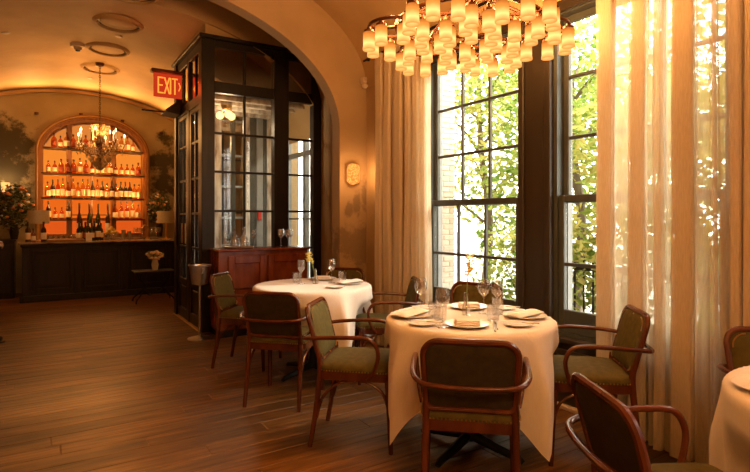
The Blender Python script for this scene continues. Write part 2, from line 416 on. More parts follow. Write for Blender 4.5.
# transverse arch
AY0, AY1 = 5.05, 5.22
curve = [(2.74, 0), (2.74, 1.2)] + [(VC + 2.10 * math.cos(PI * i / 48), 2.30 + 1.213 * math.sin(PI * i / 48)) for i in range(49)] + [(VC - 2.10, 1.2), (VC - 2.10, 0)]
b = MB()
n = len(curve)
vs = [(x, AY0, z) for x, z in curve] + [(x, AY1, z) for x, z in curve]
b.add(vs, [(i, i + 1, n + i + 1, n + i) for i in range(n - 1)])
for yy, fl in ((AY0, 0), (AY1, 1)):
    ar = curve[2:-2]
    vs = [(x, yy, z) for x, z in ar] + [(x, yy, 4.3) for x, z in ar]; m_ = len(ar)
    b.add(vs, [((i, m_ + i, m_ + i + 1, i + 1) if not fl else (i, i + 1, m_ + i + 1, m_ + i)) for i in range(m_ - 1)])
    b.add([(2.74, yy, 0), (3.4, yy, 0), (3.4, yy, 4.3), (2.74, yy, 4.3)], [(0, 1, 2, 3)])
    b.add([(XL - .2, yy, 0), (VC - 2.1, yy, 0), (VC - 2.1, yy, 4.3), (XL - .2, yy, 4.3)], [(0, 1, 2, 3)])
struct(b.build('wall_arch', M['mural_arch'], angle=35))

# window wall: dark joinery round the windows, plaster elsewhere
WW = .582
b = MB()
edges = sorted([w - WW for w in WINDOW_Y] + [w + WW for w in WINDOW_Y])
prev = YB
for i in range(0, len(edges), 2):
    if edges[i] - prev > .02: b.box(XR, 3.22, prev, edges[i], 0, 2.80)
    b.box(XR, 3.22, edges[i], edges[i + 1], 0, .48)
    prev = edges[i + 1]
b.box(XR, 3.22, prev, 4.10, 0, 2.80)
struct(b.build('wall_right', M['brown_paint'], smooth=False))
b = MB()
b.box(XR, 3.22, YB, 4.10, 2.80, 4.3); b.box(XR, 3.38, 4.10, 6.22, 0, 4.3); b.box(XR, 3.38, 6.22, 7.55, 2.86, 4.3); b.box(XR, 3.38, 7.55, YF, 0, 4.3)
struct(b.build('wall_right', M['plaster'], smooth=False))
# pilaster mouldings between the windows, apron panels, base strip
for i, w in enumerate(WINDOW_Y):
    b = MB()
    for s in (-1, 1): b.box(XR - .022, XR + .01, w + s * WW, w + s * (WW + .055), .07, 2.80, .006)
    b.box(XR - .022, XR + .01, w - WW - .055, w + WW + .055, 2.76, 2.84, .008)
    b.box(XR - .035, XR + .01, w - WW - .055, w + WW + .055, .455, .50, .01)
    b.box(XR - .014, XR + .01, w - WW + .05, w + WW - .05, .14, .18, .005); b.box(XR - .014, XR + .01, w - WW + .05, w + WW - .05, .37, .41, .005)
    for s in (-1, 1): b.box(XR - .014, XR + .01, w + s * (WW - .05), w + s * (WW - .09), .18, .37, .005)
    struct(b.build('trim_%d' % (i + 1), M['brown_paint'], smooth=False))
struct(MB().box(XR - .03, XR + .005, YB, 5.04, 0, .032, .006).build('baseboard_right', M['white_plastic'], smooth=False))
struct(MB().box(2.745, XR - .03, AY0 - .02, AY0 + .005, 0, .12, .008).build('baseboard_arch', M['dark_wood'], smooth=False))

def sash(parent, name, x, y0, y1, z0, z1, cols, rows, st=.045, rb=.05, rt=.05, mu=.012, dep=.038, pm=None, frame_mat=None):
    """a sash in the plane X = x: frame, muntins and single panes"""
    fm = frame_mat or M['sash_paint']; b = MB()
    b.box(x, x + dep, y0, y0 + st, z0, z1, .005); b.box(x, x + dep, y1 - st, y1, z0, z1, .005)
    b.box(x, x + dep, y0 + st, y1 - st, z0, z0 + rb, .005); b.box(x, x + dep, y0 + st, y1 - st, z1 - rt, z1, .005)
    o = b.build(name, fm, parent, smooth=False)
    ya, yb, za, zb = y0 + st, y1 - st, z0 + rb, z1 - rt
    ys = [ya + (yb - ya) * i / cols for i in range(cols + 1)]
    zs = rows if isinstance(rows, list) else [za + (zb - za) * i / rows for i in range(rows + 1)]
    for q in ys[1:-1]: MB().box(x + .004, x + dep - .004, q - mu, q + mu, za, zb, .004).build('muntin', fm, o, smooth=False)
    for q in zs[1:-1]: MB().box(x + .005, x + dep - .005, ya, yb, q - mu, q + mu, .004).build('muntin', fm, o, smooth=False)
    for i in range(cols):
        for j in range(len(zs) - 1):
            MB().box(x + dep / 2 - .0015, x + dep / 2 + .0015, ys[i] + mu * .7, ys[i + 1] - mu * .7, zs[j] + mu * .7, zs[j + 1] - mu * .7).build('pane', pm or M['pane'], o, smooth=False)
    return o
for i, w in enumerate(WINDOW_Y):
    b = MB()
    for s in (-1, 1): b.box(XR + .02, 3.205, w + s * WW, w + s * (WW - .03), .49, 2.80)
    b.box(XR + .02, 3.205, w - WW, w + WW, 2.755, 2.80); b.box(XR + .02, 3.205, w - WW, w + WW, .478, .52)
    win = struct(b.build('window_%d' % (i + 1), M['sash_paint'], smooth=False))
    b = MB()
    for s in (-1, 1): b.box(3.205, 3.255, w + s * WW, w + s * (WW - .04), .49, 2.80)
    b.box(3.205, 3.255, w - WW, w + WW, 2.76, 2.80); b.box(3.205, 3.30, w - WW, w + WW, .478, .56)
    b.build('outer_frame', M['outer_frame'], win, smooth=False)
    sash(win, 'upper_sash', 3.165, w - WW + .03, w + WW - .03, 1.43, 2.755, 3, [1.48, 1.89, 2.32, 2.705])
    sash(win, 'lower_sash', 3.115, w - WW + .03, w + WW - .03, .52, 1.485, 3, [.68, .998, 1.435], rb=.16)

# ------------------------------------------------------------------ outdoors
M['pavement'] = mat('pale_pavement', (.30, .29, .27), .9, noise=.15, nscale=3)
M['brick'] = mat('pale_rose_brick', (.62, .50, .44), .9, color2=(.74, .64, .58), nscale=5)
M['mortar'] = mat('pale_mortar', (.55, .52, .48), .95, noise=.1)
M['bark'] = mat('grey_brown_bark', (.12, .09, .06), .9, noise=.3, nscale=12, stretch=(3, 3, .5))
def leaf_material(name, c1, c2, tr=.45):
    m, nt, p = newmat(name); nt.nodes.remove(p)
    geo = nt.nodes.new('ShaderNodeNewGeometry'); r = nt.nodes.new('ShaderNodeValToRGB')
    r.color_ramp.elements[0].color = (*c1, 1); r.color_ramp.elements[1].color = (*c2, 1)
    nt.links.new(geo.outputs['Random Per Island'], r.inputs[0])
    d = nt.nodes.new('ShaderNodeBsdfDiffuse'); t = nt.nodes.new('ShaderNodeBsdfTranslucent'); mx = nt.nodes.new('ShaderNodeMixShader'); mx.inputs[0].default_value = tr
    nt.links.new(r.outputs[0], d.inputs[0]); nt.links.new(r.outputs[0], t.inputs[0]); nt.links.new(d.outputs[0], mx.inputs[1]); nt.links.new(t.outputs[0], mx.inputs[2])
    nt.links.new(mx.outputs[0], nt.nodes['Material Output'].inputs[0]); return m
M['petal_y'] = leaf_material('pale_yellow_petal', (.92, .78, .26), (.97, .90, .45), .5)
M['leaf'] = leaf_material('fresh_green_leaf', (.11, .22, .045), (.44, .47, .14))
M['leaf2'] = leaf_material('yellow_green_leaf', (.18, .27, .05), (.55, .47, .16))
struct(MB().box(3.22, 40, -20, 40, -.35, -.15).build('ground_outdoors', M['pavement'], smooth=False))

def brick_wall(name, label_mat, x0, x1, y, thick, z0, z1, single):
    """brick pier whose face lies in the plane Y = y, facing the room"""
    core = struct(MB().box(x0, x1, y + .012, y + thick, z0, z1).build(name, M['mortar'], smooth=False))
    bm = MB().box(0, .205, 0, .09, 0, .062, .006).mesh('brick', M['brick'], smooth=False); j = MB(); row = 0; z = z0; r_ = random.Random(5)
    while z + .06 < z1:
        x = x0 - (.11 if row % 2 else 0)
        while x < x1 - .02:
            xa = max(x, x0); xb = min(x + .205, x1)
            if xb - xa > .04:
                if single and x > single[0] and single[1] < z < single[2]:
                    o = put('brick', bm, core, (xa, y - r_.uniform(0, .004), z)); o.scale = ((xb - xa) / .205, 1, 1)
                else: j.box(xa, xb, y - r_.uniform(0, .004), y + .09, z, z + .062)
            x += .215
        z += .073; row += 1
    jo = j.build('brickwork', M['brick'], core, smooth=False); jo['kind'] = 'stuff'
    return core
brick_wall('wall_porch', None, 3.38, 4.86, 5.62, .3, -.15, 4.6, (4.2, .4, 3.5))
brick_wall('wall_neighbour', None, 3.38, 4.10, 9.3, .3, -.15, 4.6, None)

def leaves(b, c, r, n, size, rnd, fn=None):
    for _ in range(n):
        while True:
            p = Vector((rnd.uniform(-1, 1), rnd.uniform(-1, 1), rnd.uniform(-1, 1)))
            if .25 < p.length < 1: break
        p = Vector((c[0] + p.x * r[0], c[1] + p.y * r[1], c[2] + p.z * r[2]))
        a = Vector((rnd.uniform(-1, 1), rnd.uniform(-1, 1), rnd.uniform(-.8, .4))).normalized(); w = a.cross(Vector((rnd.uniform(-1, 1), rnd.uniform(-1, 1), 1))).normalized()
        up = a.cross(w); s = size * rnd.uniform(.6, 1.25)
        b.add([p, p + a * s * .45 + w * s * .32 + up * s * .08, p + a * s, p + a * s * .45 - w * s * .32 + up * s * .08], [(0, 1, 2, 3)])
def tree(x, y, h, rad, lm, label, seed, n=5200, leaf=.12):
    rnd = random.Random(seed); t = thing('garden_tree', label, 'tree', (x, y, -.15), 0, 'trees outside the windows')
    b = MB(); top = Vector((rnd.uniform(-.3, .3), rnd.uniform(-.3, .3), h * .8))
    b.tube(bez([(0, 0, 0), (.08, -.05, h * .3), tuple(top * .7), tuple(top)], 4), [.085 - .004 * i for i in range(13)], 7)
    cl = []
    for k in range(9):
        a = k * 2.4 + rnd.uniform(0, .5); z = h * (.22 + .07 * k); e = Vector((math.cos(a) * rad * .75, math.sin(a) * rad * .75, z + h * .12))
        s0 = Vector((0, 0, z)); b.tube(bez([tuple(s0), tuple((s0 + e) * .5 + Vector((0, 0, .1))), tuple(e)], 3), [.032 - .004 * i for i in range(7)], 5)
        cl.append(e)
    b.build('trunk', M['bark'], t)
    b = MB()
    for e in cl + [top]: leaves(b, e, (rad * .62, rad * .62, h * .15), n // 10, leaf, rnd)
    o = b.build('crown', lm, t, smooth=False); o['kind'] = 'stuff'
    return t
tree(6.3, 4.75, 4.4, 1.25, M['leaf'], 'bushy green tree outside the window nearest the arch', 11)
tree(6.35, 6.6, 4.8, 1.3, M['leaf2'], 'yellow-green tree beside the pale brick wall outdoors', 12)
tree(5.6, 2.75, 3.0, 1.15, M['leaf2'], 'yellowing tree outside the window beside the sheer curtain', 13)
tree(8.4, 5.3, 4.6, 1.5, M['leaf'], 'tall green tree further off behind the dark pilaster', 14)
tree(5.9, 1.2, 4.2, 1.3, M['leaf'], 'green tree seen only through the sheer linen curtain', 15)
# low shrubs and an iron fence
def shrub(x, y, lm, label, seed):
    rnd = random.Random(seed); t = thing('garden_shrub', label, 'shrub', (x, y, -.15), 0, 'shrubs outside the windows')
    b = MB()
    for k in range(7):
        a = rnd.uniform(0, 6.28); e = (math.cos(a) * .35, math.sin(a) * .35, rnd.uniform(.8, 1.35))
        b.tube(bez([(0, 0, 0), (e[0] * .3, e[1] * .3, e[2] * .6), e], 3), [.014, .013, .012, .011, .01, .008, .006], 5)
    b.build('stems', M['bark'], t)
    b = MB(); leaves(b, (0, 0, .85), (.6, .6, .65), 800, .10, rnd)
    b.build('foliage', lm, t, smooth=False)['kind'] = 'stuff'
shrub(4.75, 4.3, M['leaf'], 'low green shrub under the window nearest the arch', 1)
shrub(4.7, 3.75, M['leaf2'], 'low yellow-green shrub left of the garden fence', 2)
shrub(5.2, 3.2, M['leaf'], 'low green shrub behind the iron garden fence', 3)
shrub(5.25, 2.2, M['leaf2'], 'low shrub behind the fence, seen beside the sheer curtain', 4)
t = thing('iron_fence', 'low black iron railing in the garden outside the window', 'fence', (4.55, 1.2, -.15))
for z in (.30, .95): MB().box(-.012, .012, 0, 2.5, z, z + .03).build('rail', M['black_metal'], t, smooth=False)
pk = MB().tube([(0, 0, 0), (0, 0, 1.05), (0, 0, 1.12)], [.009, .009, .001], 6).mesh('picket', M['black_metal'])
for i in range(24): put('picket', pk, t, (0, .05 + i * .104, 0))

# ------------------------------------------------------------------ glazed entrance vestibule
VX, VY0, VY1, VT = 1.56, 6.17, 7.65, 3.385
ve = thing('glazed_vestibule', 'dark timber glazed entrance vestibule with mirrored transoms, standing behind the arch', 'vestibule', (0, 0, 0))
def vbox(name, *a, bev=.006, m='dark_wood', par=None): return MB().box(*a, bev).build(name, M[m], par or ve, smooth=False)
P = .11
# posts
for nm, x0, x1, y0, y1 in (('post', VX, VX + .15, VY0, VY0 + .15), ('post', 2.44, 2.63, VY0, VY0 + .12), ('post', 2.97, XR, VY0, VY0 + .12), ('post', VX, VX + .12, VY1 - .13, VY1), ('post', VX + .02, VX + .09, 6.87, 6.95)):
    vbox(nm, x0, x1, y0, y1, 0, VT)
# front face rails (plane Y = VY0)
for x0, x1 in ((1.71, 2.44), (2.63, 2.97)):
    for z0, z1 in ((0, .50), (2.78, 2.91), (3.31, VT)): vbox('rail', x0, x1, VY0 + .02, VY0 + .09, z0, z1)
def panes_front(x0, x1, zs, cols, m, mu=.013):
    xs = [x0 + (x1 - x0) * i / cols for i in range(cols + 1)]
    for q in xs[1:-1]: vbox('muntin', q - mu, q + mu, VY0 + .03, VY0 + .075, zs[0], zs[-1], bev=.004)
    for q in zs[1:-1]: vbox('muntin', x0, x1, VY0 + .032, VY0 + .073, q - mu, q + mu, bev=.004)
    for i in range(cols):
        for j in range(len(zs) - 1):
            MB().box(xs[i] + .01, xs[i + 1] - .01, VY0 + .050, VY0 + .054, zs[j] + .01, zs[j + 1] - .01).build('pane', M[m], ve, smooth=False)
panes_front(1.71, 2.44, [.50, .94, 1.40, 1.86, 2.31, 2.78], 2, 'pane')
panes_front(2.63, 2.97, [.50, .94, 1.40, 1.86, 2.31, 2.78], 1, 'pane')
panes_front(1.71, 2.44, [2.91, 3.31], 2, 'mirror', .016)
panes_front(2.63, 2.97, [2.91, 3.31], 1, 'mirror_dim')
# side face (plane X = VX): two glazed doors, transoms, dado panels
for y0, y1 in ((VY0 + .15, 6.87), (6.95, VY1 - .13)):
    for z0, z1 in ((2.66, 2.78), (3.27, VT)): vbox('rail', VX + .02, VX + .09, y0, y1, z0, z1)
    zs = [.53, .95, 1.37, 1.80, 2.24, 2.62]; ym = (y0 + y1) / 2
    d = MB()
    d.box(VX + .025, VX + .07, y0 + .006, y0 + .085, .01, 2.655, .005); d.box(VX + .025, VX + .07, y1 - .085, y1 - .006, .01, 2.655, .005)
    d.box(VX + .025, VX + .07, y0 + .085, y1 - .085, .01, .14, .005); d.box(VX + .025, VX + .07, y0 + .085, y1 - .085, .46, .53, .005); d.box(VX + .025, VX + .07, y0 + .085, y1 - .085, 2.60, 2.655, .005)
    d.box(VX + .045, VX + .055, y0 + .08, y1 - .08, .13, .47)
    do = d.build('door', M['dark_wood'], ve, smooth=False)
    ya, yb = y0 + .085, y1 - .085
    MB().box(VX + .03, VX + .065, ym - .013, ym + .013, .53, 2.60, .004).build('muntin', M['dark_wood'], do, smooth=False)
    for q in zs[1:-1]: MB().box(VX + .032, VX + .063, ya, yb, q - .013, q + .013, .004).build('muntin', M['dark_wood'], do, smooth=False)
    for a_, b_ in ((ya, ym), (ym, yb)):
        for j in range(5): MB().box(VX + .046, VX + .049, a_ + .008, b_ - .008, zs[j] + .008, zs[j + 1] - .008).build('pane', M['pane'], do, smooth=False)
    MB().box(VX + .032, VX + .044, ya + .05, yb - .05, .18, .43, .012).build('raised_panel', M['dark_wood'], do, smooth=False)
    vbox('muntin', VX + .03, VX + .07, ym - .013, ym + .013, 2.78, 3.27, bev=.004)
    for a_, b_ in ((y0, ym), (ym, y1)): MB().box(VX + .046, VX + .05, a_ + .008, b_ - .008, 2.79, 3.26).build('pane', M['mirror'], ve, smooth=False)
    MB().tube([(VX - .035, y1 - .05 if y0 < 6.5 else y0 + .05, 1.0), (VX - .035, y1 - .05 if y0 < 6.5 else y0 + .05, 1.25)], .009, 8).build('door_pull', M['brass'], do)
vbox('cornice', VX - .03, XR, VY0 - .03, VY0 + .13, VT, VT + .045); vbox('cornice', VX - .03, VX + .13, VY0 + .13, VY1 + .02, VT, VT + .045)
vbox('threshold', VX - .015, VX + .11, VY0, VY1, 0, .012, m='brass')
# plaster bulkhead between vestibule and vault, and its ceiling
b = MB(); xs = [VX + .05 + (XR - VX - .05) * i / 14 for i in range(15)]
b.add([(x, VY0 + .04, VT + .04) for x in xs] + [(x, VY0 + .04, max(VT + .041, ell(x, 2.44, 1.28, 2.39) + .01)) for x in xs], [(i, i + 1, 15 + i + 1, 15 + i) for i in range(14)])
x0 = xs[0]; zt = ell(x0, 2.44, 1.28, 2.39) + .01
b.add([(x0, VY0 + .04, VT + .04), (x0, VY1, VT + .04), (x0, VY1, zt), (x0, VY0 + .04, zt)], [(0, 3, 2, 1)])
b.build('bulkhead', M['vault'], ve, smooth=False)
MB().box(VX + .1, XR + .3, VY0 + .1, VY1, 2.83, 2.87).build('ceiling_board', M['cream'], ve, smooth=False)
for i, yb_ in enumerate((6.45, 6.75, 7.05, 7.35)): MB().box(VX + .1, XR + .28, yb_, yb_ + .06, 2.76, 2.83, .008).build('ceiling_beam', M['white_paint'], ve, smooth=False)
# back partition of the vestibule: distressed boards, dark frames, glass
for i, (x0, x1, m_) in enumerate(((1.68, 1.86, 'white_paint'), (1.86, 2.02, 'dark_wood'), (2.02, 2.20, 'white_paint'), (2.34, 2.40, 'sash_paint'), (2.52, 2.62, 'white_paint'), (2.62, 2.72, 'sash_paint'), (2.72, 2.82, 'outer_frame'), (2.82, 2.88, 'sash_paint'), (2.88, 3.08, 'white_paint'))):
    vbox('board', x0, x1, VY1 - .06, VY1, 0, 2.83, m=m_)
vbox('board', 2.20, 2.34, VY1 - .04, VY1, 0, .9, m='white_paint'); vbox('board', 2.40, 2.52, VY1 - .04, VY1, 0, .9, m='white_paint')
for z in (.9, 1.3, 1.75, 2.2, 2.7): vbox('rail', 2.18, 2.54, VY1 - .05, VY1, z, z + .035, m='outer_frame')
MB().box(2.20, 2.34, VY1 - .03, VY1 - .026, .9, 2.83).build('pane', M['mirror'], ve, smooth=False)
MB().box(2.40, 2.52, VY1 - .03, VY1 - .026, .9, 2.83).build('pane', M['mirror'], ve, smooth=False)
# street door in the outer wall
b = MB()
for y0, y1 in ((6.22, 6.29), (6.86, 6.93), (7.48, 7.55)): b.box(3.16, 3.24, y0, y1, 0, 2.86, .006)
for z0, z1 in ((0, .25), (2.20, 2.27), (2.78, 2.86)): b.box(3.17, 3.23, 6.29, 7.48, z0, z1, .006)
dr = struct(b.build('door_1', M['outer_frame'], smooth=False))
for y0, y1 in ((6.29, 6.86), (6.93, 7.48)):
    for z0, z1 in ((.25, 1.3), (1.3, 2.2), (2.27, 2.78)): MB().box(3.198, 3.202, y0, y1, z0, z1).build('pane', M['pane'], dr, smooth=False)
    MB().box(3.185, 3.215, y0, y1, 1.29, 1.315).build('muntin', M['outer_frame'], dr, smooth=False)
# vestibule ceiling light with three globes
t = thing('globe_ceiling_light', 'ceiling light with three glowing globes inside the vestibule', 'ceiling light', (2.02, 6.75, 2.755))
MB().lathe([(.01, -.05), (.05, -.045), (.07, -.01), (.07, 0)], 16).build('canopy', M['brass'], t)
for k in range(3):
    a = k * 2.094 + .5; x, y_ = .085 * math.cos(a), .085 * math.sin(a)
    MB().tube(bez([(0, 0, -.045), (x * .6, y_ * .6, -.06), (x, y_, -.08)], 3), .008, 6).build('arm', M['brass'], t)
    MB().ball((x, y_, -.125), .05, 14, 9).build('globe', M['bulb'], t)
point('globe_lamp', (2.02, 6.75, 2.5), 8, (1, .72, .42), .08)
# small red call box and thermostat in the vestibule
o = MB().box(2.73, 2.79, VY1 - .085, VY1 - .061, 1.28, 1.40, .006).build('alarm_box', mat('red_plastic', (.5, .03, .02), .4, noise=.05), smooth=False); tag(o, 'small red alarm box on the frame inside the vestibule', 'alarm')

# ------------------------------------------------------------------ chairs
def make_chair():
    """bentwood armchair, seat centre over the origin, facing +Y"""
    t = thing('bentwood_armchair', 'x', 'chair')
    def yb(z): return -.200 - .30 * max(0, z - .46) ** 1.15          # lean of the back
    # legs
    for s in (-1, 1):
        MB().tube(bez([(s * .200, -.262, 0), (s * .196, -.225, .22), (s * .191, -.204, .43), (s * .190, -.206, .52)], 5), [.0135, .0138, .0142, .0147, .0152, .0157, .0162, .0166, .0168, .0168, .0168, .0168, .0168, .0168, .0165, .016], 10).build('leg', M['bent_wood'], t)
        MB().tube([(s * .218, .215, 0), (s * .214, .207, .2), (s * .210, .198, .41)], [.0125, .016, .020], 10).build('leg', M['bent_wood'], t)
    # back frame loop
    zc, hh = .648, .154; out = []
    for qx, qz, a0, r_ in ((1, 1, 0, .062), (-1, 1, 90, .062), (-1, -1, 180, .030), (1, -1, 270, .030)):
        for k in range(8):
            a = math.radians(a0 + 90 * k / 7); w_ = .199 if qz > 0 else .190
            out.append((qx * (w_ - r_) + r_ * math.cos(a), zc + qz * (hh - r_) + r_ * math.sin(a) + (.006 * (1 - (qx * (w_ - r_) + r_ * math.cos(a)) ** 2 / .04) if qz > 0 else 0)))
    MB().tube([(x, yb(z), z) for x, z in out], .0142, 8, closed=True).build('back_frame', M['bent_wood'], t)
    # cushion of the back: front and rear skins
    def skin(sgn, bulge, name, m_):
        b = MB(); n = len(out); rings = [(1.0, 0), (.97, .35), (.88, .75), (.6, 1), (.25, 1.05)]
        for sc, h in rings:
            for x, z in out:
                X, Z = x * sc * .965, zc + (z - zc) * sc * .955
                b.v.append((X, yb(Z) + sgn * (.001 + bulge * h), Z))
        for i in range(len(rings) - 1):
            for k in range(n):
                l = (k + 1) % n; q = (i * n + k, i * n + l, (i + 1) * n + l, (i + 1) * n + k)
                b.f.append(q if sgn < 0 else q[::-1]); b.m.append(0)
        q = tuple((len(rings) - 1) * n + k for k in range(n)); b.f.append(q if sgn < 0 else q[::-1]); b.m.append(0)
        return b.build(name, m_, t, angle=80)
    skin(1, .022, 'back_cushion', M['olive_velvet']); skin(-1, .010, 'back_panel', M['brown_velvet'])
    stud = MB(); n = len(out)
    for k in range(n):
        for f_ in (0, .5):
            x = out[k][0] * (1 - f_) + out[(k + 1) % n][0] * f_; z = out[k][1] * (1 - f_) + out[(k + 1) % n][1] * f_
            X, Z = x * .91, zc + (z - zc) * .90
            stud.ball((X, yb(Z) + .0165, Z), .0042, 5, 3)
    # seat
    def seat_outline(g):
        o_ = []
        for x, y_ in rrect(.225, .215, .06, 6):
            k_ = 1 - .06 * (1 if y_ < 0 else 0) * abs(y_) / .215
            o_.append((x * k_ * g, y_ * g))
        return o_
    fr = seat_outline(1.0)
    MB().prism(fr, lambda x, y_: (x, y_, .398), lambda x, y_: (x, y_, .447)).build('seat_frame', M['bent_wood'], t)
    b = MB(); n = len(fr); rings = [(1.005, .445), (1.012, .458), (.99, .474), (.93, .486), (.75, .497), (.4, .503)]
    for g, z in rings: b.v += [(x * g, y_ * g, z) for x, y_ in fr]
    for i in range(len(rings) - 1):
        for k in range(n):
            l = (k + 1) % n; b.f.append((i * n + k, i * n + l, (i + 1) * n + l, (i + 1) * n + k)); b.m.append(0)
    b.f.append(tuple((len(rings) - 1) * n + k for k in range(n))); b.m.append(0)
    b.build('seat', M['olive_velvet'], t, angle=80)
    for k in range(n):
        (xa, ya), (xb_, yb_) = fr[k], fr[(k + 1) % n]; L = math.hypot(xb_ - xa, yb_ - ya); c = max(1, int(L / .017))
        for i in range(c):
            f_ = i / c; stud.ball(((xa + (xb_ - xa) * f_) * 1.012, (ya + (yb_ - ya) * f_) * 1.012, .451), .0042, 5, 3)
    stud.build('nailheads', M['brass'], t)['kind'] = 'stuff'
    # one bent rail that forms both arms and wraps round the back
    half = [(-.232, .085, .415), (-.248, .125, .47), (-.262, .150, .56), (-.266, .128, .625), (-.264, .07, .652), (-.258, -.08, .650), (-.246, -.215, .640), (-.205, -.292, .628), (-.12, -.315, .622), (0, -.320, .620)]
    full = half + [(-x, y_, z) for x, y_, z in half[-2::-1]]
    MB().tube(bez(full, 5), .0118, 10).build('arm_rail', M['bent_wood'], t)
    # bentwood braces under the seat
    for s in (-1, 1):
        MB().tube(bez([(s * .194, -.222, .17), (s * .197, -.185, .29), (s * .200, -.10, .37), (s * .20, .0, .396)], 5), .009, 8).build('brace', M['bent_wood'], t)
        MB().tube(bez([(s * .211, .198, .25), (s * .208, .165, .335), (s * .205, .09, .385), (s * .2, .03, .396)], 5), .009, 8).build('brace', M['bent_wood'], t)
    return t
CHAIRS = [  # x, y, facing dx, dy, label
    (1.715, 1.875, .67, .74, 'bentwood armchair seen squarely from behind, in front of the nearest full table'),
    (1.650, 2.770, .74, -.67, 'bentwood armchair in profile on the left side of the nearest full table'),
    (2.615, 1.915, -.75, .66, 'bentwood armchair right of the nearest full table, before the sheer curtain'),
    (2.640, 2.960, -.90, -.44, 'bentwood armchair mostly hidden behind the nearest full table, under the tall window'),
    (2.430, 3.720, -.90, .44, 'bentwood armchair between the two full tables, beside the left linen curtain'),
    (1.535, 3.665, .70, .71, 'bentwood armchair with its back to the viewer at the farther table'),
    (1.610, 4.680, .75, -.66, 'bentwood armchair nearest the wine bucket stand at the farther table'),
    (2.400, 4.490, -.72, -.69, 'bentwood armchair peeping over the farther table, before the arch pier'),
    (2.670, .880, -.68, -.73, 'bentwood armchair cut off by the right edge, against the curtain'),
    (1.672, .848, .86, -.50, 'bentwood armchair cropped in the right foreground, its curved back nearest the viewer'),
]
proto = make_chair()
for i, (x, y_, dx, dy, lab) in enumerate(CHAIRS):
    o = proto if i == 0 else copy_tree(proto)
    o.location = (x, y_, 0); o.rotation_euler = (0, 0, math.atan2(-dx, dy)); o['label'] = lab; o['group'] = 'bentwood dining armchairs'

# ------------------------------------------------------------------ tables with cloths
TZ = .755
def table(cx, cy, r, chairs, tl, cl, half=.775):
    t = thing('dining_table', tl, 'table', (cx, cy, 0), 0, 'round dining tables')
    MB().lathe([(r - .02, TZ - .034), (r - .006, TZ - .030), (r - .006, TZ - .008), (r - .012, TZ - .004)], 48).build('tabletop', M['mahogany'], t)
    MB().lathe([(.05, .06), (.045, .10), (.03, .16), (.03, .62), (.05, .68), (.16, .70), (.16, TZ - .034)], 20).build('pedestal', M['black_metal'], t)
    for k in range(4):
        a = k * PI / 2 + .3; c, s = math.cos(a), math.sin(a)
        MB().tube([(c * .03, s * .03, .08), (c * .18, s * .18, .05), (c * .31, s * .31, .03), (c * .33, s * .33, .015)], [.03, .024, .02, .014], 8).build('foot', M['black_metal'], t)
    rnd = random.Random(int(cx * 1000)); ph = [rnd.uniform(0, 6.28) for _ in range(4)]
    nt_, nr = 160, 34
    push = []
    for (x, y_) in chairs:
        dx, dy = x - cx, y_ - cy; d = math.hypot(dx, dy); push.append((math.atan2(dy, dx), d - .255))
    def P_(u, v):
        th = 2 * PI * u
        L = half / max(abs(math.cos(th - PI / 4)), abs(math.sin(th - PI / 4)))     # corners lie on the axes
        Lr = min(L, half * 1.40); s = v * Lr; fl = r - .012
        corner = (Lr - half) / (half * .41)
        if s <= fl: rr, z = s, TZ
        else:
            e = s - fl; rad = .022; arc = rad * PI / 2
            if e < arc: rr = fl + rad * math.sin(e / rad); z = TZ - rad * (1 - math.cos(e / rad))
            else:
                dpt = e - arc; z = TZ - rad - dpt
                wave = (math.sin(8 * th + ph[0]) * .5 + math.sin(13 * th + ph[1]) * .35 + math.sin(21 * th + ph[2]) * .2) * .038 * min(1, dpt / .25)
                fold = .075 * corner ** 2 * min(1, dpt / .3) - .02 * min(1, dpt / .3)
                rr = fl + rad + wave + fold + .02 * min(1, dpt / .2)
            lowr = rr
            for a, lim in push:
                da = (th - a + PI) % (2 * PI) - PI
                w_ = max(0, 1 - max(0, abs(da) - .34) / .30)
                zz = max(0, min(1, (.64 - z) / .14))
                tgt = max(.22, min(rr, lim / max(.62, math.cos(da)) - .012))
                lowr = min(lowr, rr + (tgt - rr) * w_ * w_ * (3 - 2 * w_) * zz)
            rr = lowr
        return (rr * math.cos(th), rr * math.sin(th), z)
    b = MB(); b.grid(P_, nt_, nr)
    vs = b.v; 
    o = b.build('tablecloth', M['cloth'], None, angle=120, loc=(cx, cy, .002)); tag(o, cl, 'tablecloth', 'white tablecloths')
    return t
T1, T2, T3 = (2.087, 2.285), (1.96, 4.09), (2.255, .49)
ch = [(c[0], c[1]) for c in CHAIRS]
table(*T1, .47, ch[0:4], 'round pedestal table in the centre, nearest one seen whole', 'white tablecloth with long corner points on the nearest full table')
table(*T2, .49, ch[4:8], 'round pedestal table farther off, before the mahogany sideboard', 'white tablecloth on the farther table before the sideboard')
table(*T3, .48, ch[8:10], 'round pedestal table cut off by the right edge', 'white tablecloth cut off at the right edge')

